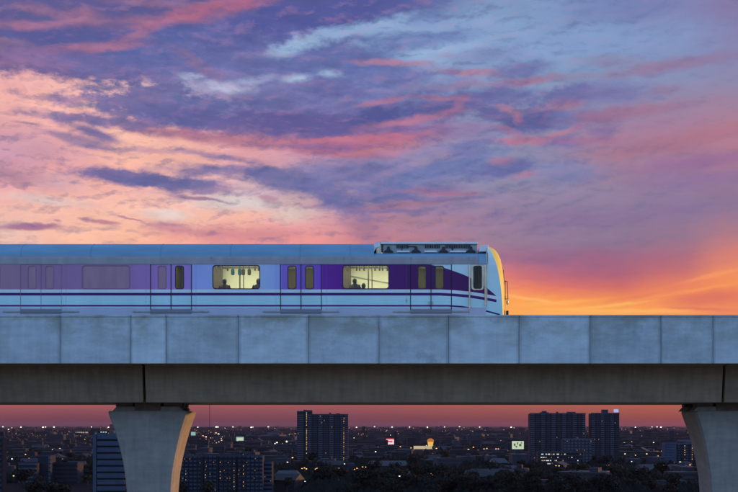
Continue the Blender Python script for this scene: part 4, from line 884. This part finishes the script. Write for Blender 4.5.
# warehouse and shed roofs
def shed(y, u0, u1, v0, v1, label, m, dep=26):
    xa, xb = X(u0, y), X(u1, y); zt = max(5, Z(v1, y)); zr = Z(v0, y)
    t = thing('warehouse', label, 'warehouse', ((xa + xb) / 2, y + dep / 2, 0)); o = t.location
    b = MB(o); b.box(xa, xb, y, y + dep, 0, zt); b.build('wall', F_d, t)
    r = MB(o); r.prism([(xa - 1, y - 1, zt), (xa - 1, y + dep + 1, zt), (xa + 2, y + dep / 2, zr)], [(xb + 1, y - 1, zt), (xb + 1, y + dep + 1, zt), (xb - 2, y + dep / 2, zr)]); r.build('roof', m, t)
R_b = mat('roof_bluegray', (.016, .026, .048), .5, var=.2, vscale=.3); R_g = mat('roof_pale', (.018, .018, .026), .6, var=.2, vscale=.3)
shed(960, 566, 604, 474.6, 479.8, 'low warehouse with a blue roof below the twin towers', R_b)
shed(880, 275, 298, 471, 476, 'pale roofed shed left of the slab tower foot', R_g)
shed(900, 322, 338, 482, 486, 'small shed with blue roof below the slab tower', R_b)
shed(1150, 368, 408, 461.2, 466, 'long low hall with a sloping pale roof right of the slab tower', R_g, 30)
shed(1180, 492, 508, 458.5, 463, 'low pale hall below the right billboard', R_g)
shed(1000, 462, 478, 478, 482, 'low blue roofed shed near the bottom centre', R_b)
shed(940, 395, 415, 470.5, 474.5, 'pale flat hall left of bottom centre', R_g)
shed(1050, 640, 662, 468, 472, 'pale shed left of the right-hand pier', R_g)
shed(1080, 500, 528, 466, 470, 'wide dim hall left of the parking garage', R_g)
shed(1000, 676, 694, 470, 474, 'dim shed roof at the foot of the right-hand pier', R_b)

# lit landmark with golden top and long bright hall
y = 2300; t = thing('landmark_hall', 'floodlit hall with a golden domed turret on the plain', 'hall', (X(427, y), y, 0)); o = t.location
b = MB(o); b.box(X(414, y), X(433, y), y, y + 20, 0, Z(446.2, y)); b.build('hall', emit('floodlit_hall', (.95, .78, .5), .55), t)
b = MB(o); b.box(X(434, y), X(451, y), y + 2, y + 20, 0, Z(446.6, y)); b.build('side_wing', F_l, t)
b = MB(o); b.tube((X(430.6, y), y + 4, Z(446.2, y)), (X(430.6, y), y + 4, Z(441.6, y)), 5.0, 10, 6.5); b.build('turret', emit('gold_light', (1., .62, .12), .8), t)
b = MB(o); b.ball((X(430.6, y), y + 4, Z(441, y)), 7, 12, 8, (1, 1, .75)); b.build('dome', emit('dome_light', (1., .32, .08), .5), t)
# billboards
def billboard(y, u0, u1, v0, v1, label, bands):
    t = thing('billboard', label, 'billboard', (X((u0 + u1) / 2, y), y, 0)); o = t.location
    b = MB(o); b.box(X(u0, y) - .4, X(u1, y) + .4, y + .02, y + 1.2, Z(v1, y) - .4, Z(v0, y) + .4); b.build('frame', F_m, t)
    for u in (u0 + (u1 - u0) * .25, u0 + (u1 - u0) * .75):
        b = MB(o); b.box(X(u, y) - .5, X(u, y) + .5, y + .1, y + 1.1, 0, Z(v1, y) - .42); b.build('post', F_m, t)
    for k, (p0, p1, q0, q1, m) in enumerate(bands):
        b = MB(o); yy = y - .05 - .03 * k
        b.box(X(u0 + (u1 - u0) * p0, y), X(u0 + (u1 - u0) * p1, y), yy, yy + .025, Z(v0 + (v1 - v0) * q1, y), Z(v0 + (v1 - v0) * q0, y)); b.build('screen' if k == 0 else 'screen_motif', m, t)
E_pw = emit('screen_white', (.72, .85, .62), .75); E_dk = emit('screen_dark', (.3, .36, .25), .3); E_red = emit('screen_red', (1, .12, .16), .7); E_pk = emit('screen_pink', (1., .78, .82), .85); E_cy = emit('screen_cyan', (.5, .8, .75), .55)
billboard(3000, 236.2, 243.8, 437.0, 441.2, 'pale lit billboard beyond the left apartment slabs', [(0, 1, 0, 1, E_cy), (.1, .9, .25, .8, E_pw)])
billboard(2600, 386.2, 394, 438.6, 445, 'lit billboard with a red band across white, right of the slab tower', [(0, 1, 0, 1, E_pk), (0, 1, 0, .16, E_red), (.12, .8, .35, .6, E_red)])
billboard(1900, 512, 523.8, 441.2, 449.2, 'large pale green lit billboard left of the twin towers', [(0, 1, 0, 1, E_pw), (.15, .3, .3, .6, E_dk), (.42, .52, .15, .45, E_dk), (.6, .8, .35, .65, E_dk), (.3, .45, .6, .8, E_dk), (.75, .85, .15, .3, E_dk)])
billboard(3600, 191, 195.5, 432, 435.5, 'small pale lit billboard just right of the left pier', [(0, 1, 0, 1, E_cy)])
# long lit building in the distance at left
y = 5200; t = thing('long_building', 'long distant building with bright strip windows left of the pier', 'building', (X(86, y), y, 0)); o = t.location
b = MB(o); b.box(X(75, y), X(99, y), y, y + 40, 0, Z(431, y)); b.build('wall', F_d, t)
for (a, c) in ((75.5, 76.4), (77, 82.5), (83, 84.2), (85, 88.4), (88.8, 93), (93.6, 97)):
    b = MB(o); b.box(X(a, y), X(c, y), y - .3, y - .05, Z(433, y), Z(432, y)); b.build('lit_window', emit('strip_light', (.9, .8, .7), .45), t)
# radio mast
y = 1500; b = MB((X(209.6, y), y, 0)); xm = X(209.6, y)
for dx, dy in ((-.5, -.3), (.5, -.3), (0, .55)): b.tube((xm + dx, y + dy, 0), (xm + dx * .6, y + dy * .6, Z(400, y)), .11, 4)
for k in range(40): z = k * 2.1; b.tube((xm - .5, y - .3, z), (xm + .5, y - .3, z + 2.1), .06, 4); b.tube((xm + .5, y - .3, z), (xm - .5, y - .3, z + 2.1), .06, 4)
tag(b.build('radio_mast', F_d), 'thin dark lattice mast rising past the girder right of the left pier', 'mast')
y = 1100; b = MB((X(438.5, y), y, 0)); b.tube((X(438.5, y), y, 0), (X(438.5, y), y, Z(471, y)), .25, 6, .12); tag(b.build('flag_pole', F_l), 'thin pale pole standing alone near the bottom centre', 'pole')

# houses -------------------------------------------------------------
H_wall = mat('house_wall', (.014, .012, .018), .8, var=.2, vscale=.5, rnd=.6); H_roof = mat('house_roof', (.014, .012, .016), .7, var=.2, vscale=.5, rnd=.55)
H_flat = mat('block_wall', (.017, .016, .026), .8, var=.2, vscale=.2, rnd=.6)
def house_proto(kind_):
    if kind_ == 0:
        t = thing('house', 'x', 'house'); b = MB(); b.box(-7, 7, -5, 5, 0, 5.5); b.build('wall', H_wall, t)
        b = MB(); b.prism([(-8, -6, 5.5), (-8, 6, 5.5), (-8, 0, 8.6)], [(8, -6, 5.5), (8, 6, 5.5), (8, 0, 8.6)]); b.build('roof', H_roof, t)
    elif kind_ == 1:
        t = thing('house', 'x', 'house'); b = MB(); b.box(-5, 5, -6, 6, 0, 6); b.build('wall', H_wall, t)
        b = MB(); n = [(-6, -7, 6), (6, -7, 6), (6, 7, 6), (-6, 7, 6)]; b.prism(n, [(-1.5, -1, 9.4), (1.5, -1, 9.4), (1.5, 1, 9.4), (-1.5, 1, 9.4)]); b.build('roof', H_roof, t)
    else:
        t = thing('flat_block', 'x', 'building'); b = MB(); b.box(-11, 11, -6, 6, 0, 10); b.build('wall', H_flat, t)
        b = MB()
        for k in range(3): b.box(-10.4, 10.4, -6.5, -6.004, 2.6 + 3 * k, 3.7 + 3 * k)
        b.build('balcony_band', H_roof, t); b = MB(); b.box(3, 7, -2, 2, 10.004, 12.4); b.build('roof_housing', H_flat, t)
    return t
protos = [house_proto(k) for k in range(3)]; first = [True] * 3
labs = [('gabled house among dark trees on the plain', 'gabled houses on the plain'), ('hip roofed house among dark trees on the plain', 'hip roofed houses on the plain'), ('dim flat roofed block on the plain', 'flat roofed blocks on the plain')]
cnt = 0; tries = 0
keep = [(530, 592), (591, 622), (297, 348)]
while cnt < 250 and tries < 4000:
    tries += 1
    v = 430.5 + 62 * random.random() ** 1.15
    y = 50 / (K * (v - 425)); y = min(y, 4500)
    u = random.uniform(-30, 770)
    if y < 1380 and y > 700 and (any(a < u < c for a, c in ((-26, 130), (178, 276)) if y < 960) or 530 < u < 604 and y > 1260 or 660 < u < 705 and y > 1300): continue
    if y < 1120 and random.random() < .45: continue
    if 408 < u < 458 and 1700 < y < 2400: continue
    if 232 < u < 248 and y > 2000 or 382 < u < 398 and y > 1900 or 508 < u < 528 and y > 1500: continue
    k = random.choice((0, 0, 1, 2, 2)) if y < 2500 else random.choice((0, 2, 2))
    t = protos[k] if first[k] else copy_tree(protos[k]); first[k] = False
    t.location = (X(u, y), y, 0); s = random.uniform(.8, 1.5) * (1 + max(0, y - 1500) / 3000 * .8)
    t.scale = (s * random.uniform(.8, 1.6), s, s * random.uniform(.8, 1.25)); t.rotation_euler = (0, 0, random.choice((0, pi / 2, .3, -.4, 1.2)))
    t['label'] = labs[k][0]; t['group'] = labs[k][1]; cnt += 1

# trees --------------------------------------------------------------
M_leaf = mat('tree_leaves', (.017, .018, .014), .9, var=.3, vscale=.6, rnd=.35, spec=.1); M_bark = mat('tree_bark', (.05, .04, .03), .9)
def tree_proto(seed, shape):
    rd = random.Random(seed); t = thing('broadleaf_tree', 'x', 'tree')
    b = MB(); b.tube((0, 0, 0), (0, 0, 4.5), .35, 6, .22)
    for k in range(5):
        a = rd.uniform(0, 2 * pi); b.tube((0, 0, 3 + .3 * k), (cos(a) * 2.2, sin(a) * 2.2, 6 + rd.random() * 2), .14, 5, .05)
    b.build('trunk', M_bark, t)
    c = MB(); lob = [(rd.uniform(-2.6, 2.6), rd.uniform(-2.6, 2.6), rd.uniform(5, 9.5) * shape, rd.uniform(1.4, 2.5)) for _k in range(9)]
    for (x, y, z, r) in lob:
        for _k in range(60):
            d = Vector((rd.gauss(0, 1), rd.gauss(0, 1), rd.gauss(0, .8))).normalized() * r * rd.uniform(.65, 1.1); p = Vector((x, y, z)) + d
            n = (d.normalized() + Vector((rd.uniform(-.6, .6), rd.uniform(-.6, .6), rd.uniform(-.6, .6)))).normalized(); a = n.orthogonal().normalized(); e = n.cross(a); s = rd.uniform(.25, .55)
            c.face([c.vert(p + a * s * i + e * s * j) for i, j in ((-1, -.6), (.8, -1), (1, .7), (-.5, 1))])
    c.build('crown', M_leaf, t, fix=False); return t
tps = [tree_proto(1, 1.), tree_proto(2, 1.15), tree_proto(3, .85)]; tf = [True] * 3
for k in range(280):
    v = random.choice((random.uniform(476, 500), random.uniform(455, 492), random.uniform(440, 470))); u = random.uniform(-20, 760)
    if k % 3 == 0: u = random.uniform(350, 720); v = random.uniform(478, 500)
    y = 50 / (K * (v - 425)); i = k % 3
    if (u < 130 or 178 < u < 274) and 735 < y < 830: y = 725 - random.uniform(0, 15)
    t = tps[i] if tf[i] else copy_tree(tps[i]); tf[i] = False
    t.location = (X(u, y), y, 0); s = random.uniform(.8, 1.5); t.scale = (s * 1.25, s * 1.25, s); t.rotation_euler = (0, 0, random.uniform(0, 6.28))
    t['label'] = ('broad dark tree on the plain', 'tall dark tree on the plain', 'low spreading dark tree on the plain')[i]; t['group'] = ('broad trees on the plain', 'tall trees on the plain', 'low trees on the plain')[i]

# uncountable far town and woods
rd = random.Random(5); b = MB((0, 3000, 0))
for k in range(5200):
    y = 1500 * (1 + rd.random() * 3) if k % 2 else 3000 / (1 - rd.random() * .86); u = rd.uniform(-60, 800); x = X(u, y); s = y / 3000
    if 408 < u < 458 and y < 2350: continue
    w, d, h = rd.uniform(6, 26) * max(.6, s ** .5), rd.uniform(8, 20), rd.choice((4, 5, 6, 7, 9, 14)) * rd.uniform(.7, 1.2) * max(.8, s ** .35)
    if rd.random() < .02: h *= 2.2; w *= .6
    b.cm = rd.choice((0, 0, 1, 1, 2)); b.box(x - w, x + w, y, y + d, -.5, h)
kind(b.build('distant_town', [mat('town_a', (.010, .009, .013), .9, var=.3, vscale=.01), mat('town_b', (.014, .012, .018), .9, var=.3, vscale=.01), mat('town_c', (.022, .019, .027), .9, var=.3, vscale=.01)], fix=False), 'stuff')
b = MB((0, 2000, 0))
for k in range(5200):
    y = rd.uniform(760, 1500) if k % 3 else 1300 / (1 - rd.random() * .8); u = rd.uniform(-60, 800); x = X(u, y)
    if y < 960 and (u < 130 or 178 < u < 300): continue
    r = rd.uniform(3, 7) * max(1, y / 2000)
    for q in range(3):
        z = rd.uniform(2, 6); rr = r * rd.uniform(.5, .9); px, py = x + rd.uniform(-r, r), y + rd.uniform(-r, r)
        pts = [b.vert((px + rr * rd.uniform(.6, 1.2) * cos(a), py + rr * sin(a), z * rd.uniform(.1, .8))) for a in [2 * pi * j / 6 for j in range(6)]]
        tp = b.vert((px + rd.uniform(-1, 1), py, z + rr * rd.uniform(.5, .9)))
        for j in range(6): b.face((pts[j], pts[(j + 1) % 6], tp))
kind(b.build('undergrowth', mat('scrub', (.013, .014, .012), .95, var=.4, vscale=.05, spec=.05), fix=False), 'stuff')

# lamps --------------------------------------------------------------
LM = {'w': emit('lamp_white', (1., .86, .72), 2.6), 'o': emit('lamp_orange', (1., .42, .12), 2.0), 'y': emit('lamp_yellow', (1., .68, .28), 2.0), 'c': emit('lamp_cool', (.75, .9, 1.), 1.8), 'd': emit('lamp_dim', (1., .5, .25), .8)}
pm = F_m
def lamp_proto(nm, hgt, r, key, lab, grp, cat):
    t = thing(nm, lab, cat, group=grp)
    b = MB(); b.tube((0, 0, 0), (0, 0, hgt - r * .6), .12 + hgt * .004, 5, .08 + hgt * .002); b.tube((0, 0, hgt - r * .7), (r * .9, -r * .2, hgt - r * .5), .08, 4); b.build('pole', pm, t)
    b = MB(); b.ball((0, -.1, hgt), r, 7, 5, (1.1, 1, .55)); b.build('lamp_head', LM[key], t); return t
names = {'w': 'white', 'o': 'orange', 'y': 'yellow', 'c': 'cool white', 'd': 'dim amber'}
lp = {}
def lamp(u, v, key, size=.6, hgt=None, high=False):
    """v is where the glowing head shows; street lamps are 9 m high, expressway masts 30 m."""
    hgt = 30. if high else 9.
    y = (H - hgt) / (K * (v - 425)); pk_ = (key, high)
    if pk_ not in lp:
        lp[pk_] = (lamp_proto('mast_lamp' if high else 'street_lamp', hgt, 1.0, key, 'x', 'x', 'lamp'), [True])
    pr, fl = lp[pk_]
    t = pr if fl[0] else copy_tree(pr); fl[0] = False
    s = size * K * y * 1.0
    t.location = (X(u, y), y, hgt - hgt * 1); t.scale = (s, s, 1)
    for ch in t.children:
        if ch.name.startswith('lamp_head'):
            ch.scale = (1, 1, s); ch.location = (0, 0, hgt * (1 - s))
    t['label'] = ('tall %s expressway lamp on the horizon' if high else '%s street lamp glowing on the dark plain') % names[key]
    t['group'] = ('%s lamps along the horizon expressway' if high else '%s street lamps of the town') % names[key]
for u, s in ((3, .9), (21, .9), (43, 1.1), (45.5, .8), (54, 1.), (91.5, .7), (108.5, .9), (197.8, .8), (216.3, 1.3), (218, .8), (233, .8), (251.3, 1.1), (253, .6), (268.3, .9), (356.5, .9), (374.5, .8), (392, .9), (409.5, .8), (427.3, .9), (444.6, .7), (459.5, .8), (479.6, .8), (511.2, 1.), (635.4, .8), (652, .6), (657, .8), (661, 1.), (688, .7)):
    lamp(u, 427.1 + random.uniform(-.25, .3), 'w', s * .8, high=True)
L = []
for u, v, k in ((8.5, 429.5, 'w'), (9, 432, 'o'), (12, 459, 'c'), (25.5, 454.5, 'o'), (29, 458.5, 'o'), (13.6, 476, 'y'), (60, 448.8, 'y'), (75.5, 441, 'd'), (62.5, 459, 'd'), (19.5, 434.5, 'd'), (41, 434.5, 'd'), (51, 434, 'd'),
    (199, 436, 'y'), (203, 435.8, 'o'), (206, 437, 'w'), (208.5, 433.5, 'o'), (211, 432.6, 'y'), (213.5, 434.5, 'o'), (216, 433, 'y'), (218.5, 434, 'w'), (205, 442, 'o'), (211.5, 444.4, 'o'), (221.6, 440.4, 'o'), (225.5, 435.6, 'y'), (228, 436, 'w'), (196.5, 441.5, 'o'), (209, 449.5, 'y'),
    (252, 443.6, 'd'), (255, 441.5, 'w'), (275, 443.7, 'w'), (277, 442.6, 'w'), (286.6, 441.3, 'y'), (291, 443.8, 'd'), (287.5, 462.3, 'w'), (292.5, 457.8, 'y'), (274, 458, 'd'), (305, 481.5, 'c'), (302, 468.6, 'o'), (304.5, 468, 'o'), (306.4, 469, 'y'), (315.5, 469.2, 'o'), (317, 468.4, 'y'), (344.5, 464, 'c'), (339, 468.4, 'y'),
    (282.5, 443.6, 'd'), (286.7, 442, 'w'), (291, 444, 'd'), (354, 438, 'y'), (354, 441, 'w'), (364.8, 432.8, 'd'), (371.6, 434, 'd'), (361, 445.5, 'o'), (363.4, 445.8, 'y'), (375.6, 451.8, 'w'), (354.5, 469.5, 'o'), (357, 468.4, 'o'), (359, 469.4, 'y'), (362.6, 467, 'o'), (365.4, 467.2, 'y'), (394.5, 471.8, 'w'), (399.5, 476.2, 'w'),
    (400.5, 446.8, 'o'), (407, 447.5, 'o'), (411, 448, 'o'), (405, 452, 'd'), (436.5, 448.5, 'o'), (454, 447.4, 'o'), (468.4, 449.5, 'o'), (473.4, 447.4, 'o'), (478, 450, 'd'), (484, 449, 'y'), (487, 448.6, 'o'), (496, 449, 'o'), (498.4, 449, 'y'), (504.4, 440.4, 'd'), (507.5, 450.6, 'd'), (515.7, 462, 'y'), (464.4, 471, 'w'), (458.8, 470.4, 'd'), (493.6, 471.6, 'w'), (431, 473.6, 'd'), (432.5, 475, 'd'),
    (500.8, 440.6, 'd'), (507, 450.4, 'd'), (516, 461.6, 'y'), (527, 461, 'o'), (529.6, 465.6, 'o'), (532, 466, 'y'), (529, 449.6, 'd'), (556, 465.8, 'o'), (559, 466, 'o'), (559.5, 476.6, 'o'), (610, 466, 'o'), (612.4, 465, 'o'), (624, 443, 'y'), (625, 454, 'y'), (633.6, 453, 'y'), (635, 452.6, 'w'), (635.5, 455.3, 'o'), (646.7, 454, 'y'), (657.6, 453.2, 'y'), (661.6, 451.2, 'o'), (658, 456, 'o'), (641.5, 433.5, 'y'), (642.2, 436, 'o'), (631.6, 441.7, 'y'), (624.4, 442.8, 'o'), (649.7, 441.6, 'o'), (653.6, 442.6, 'y'), (611.8, 465.8, 'o'), (609.4, 465.2, 'o'), (631.6, 461.6, 'c'), (661, 465, 'o'), (664, 465.2, 'o'), (685.6, 465, 'o'), (690, 465, 'o'), (622.6, 451.6, 'o')):
    lamp(u, v, k, random.uniform(.55, .85) * (.7 if k == 'd' else 1))
for k in range(125):
    z_ = random.random()
    u = random.uniform(0, 700); v = random.choice((random.uniform(430, 436), random.uniform(430, 446), random.uniform(444, 470)))
    if k % 4 == 0: u = random.uniform(198, 230); v = random.uniform(432, 444)
    if u > 296 and u < 350 or 527 < u < 622: v = min(v, 434)
    lamp(u, v, random.choice('ddwoyd'), random.uniform(.3, .5))
b = MB((0, 6000, 0))
for k in range(360):
    v = 427.6 + 9 * rd.random() ** 1.3; u = rd.uniform(-20, 760); z = rd.uniform(5, 14); y = (H - z) / (K * (v - 425)); s = K * y * rd.uniform(.10, .24)
    b.cm = rd.choice((0, 1, 1, 2)); b.box(X(u, y) - s, X(u, y) + s, y, y + 1, z - s, z + s)
kind(b.build('distant_lights', [LM['w'], LM['o'], LM['d']], fix=False), 'stuff')
# bright white kiosk light by the right-hand pier
y = 1180; t = thing('lit_kiosk', 'small kiosk with a bright white upright sign by the right pier', 'kiosk', (X(680, y), y, 0)); b = MB(t.location); b.box(X(677.4, y), X(682, y), y, y + 4, 0, Z(466.4, y)); b.build('hut', F_m, t)
b = MB(t.location); b.box(X(679.2, y), X(681, y), y - .4, y - .1, Z(466.8, y), Z(461.6, y)); b.build('upright_sign', emit('kiosk_light', (.8, 1., .85), .9), t)

# ------------------------------------------------------------------ haze
if True:
    b = MB((0, 0, 0)); b.box(-33000, 33000, -3100, 35000, -1.5, 110); hz = b.build('haze', [bpy.data.materials.new('haze_air')]); kind(hz, 'stuff')
    m = hz.data.materials[0]; m.use_nodes = True; nt = m.node_tree; nt.nodes.clear(); v = nt.nodes.new('ShaderNodeVolumePrincipled'); o = nt.nodes.new('ShaderNodeOutputMaterial')
    v.inputs['Color'].default_value = (.60, .38, .50, 1); v.inputs['Density'].default_value = .000009; nt.links.new(v.outputs[0], o.inputs['Volume'])
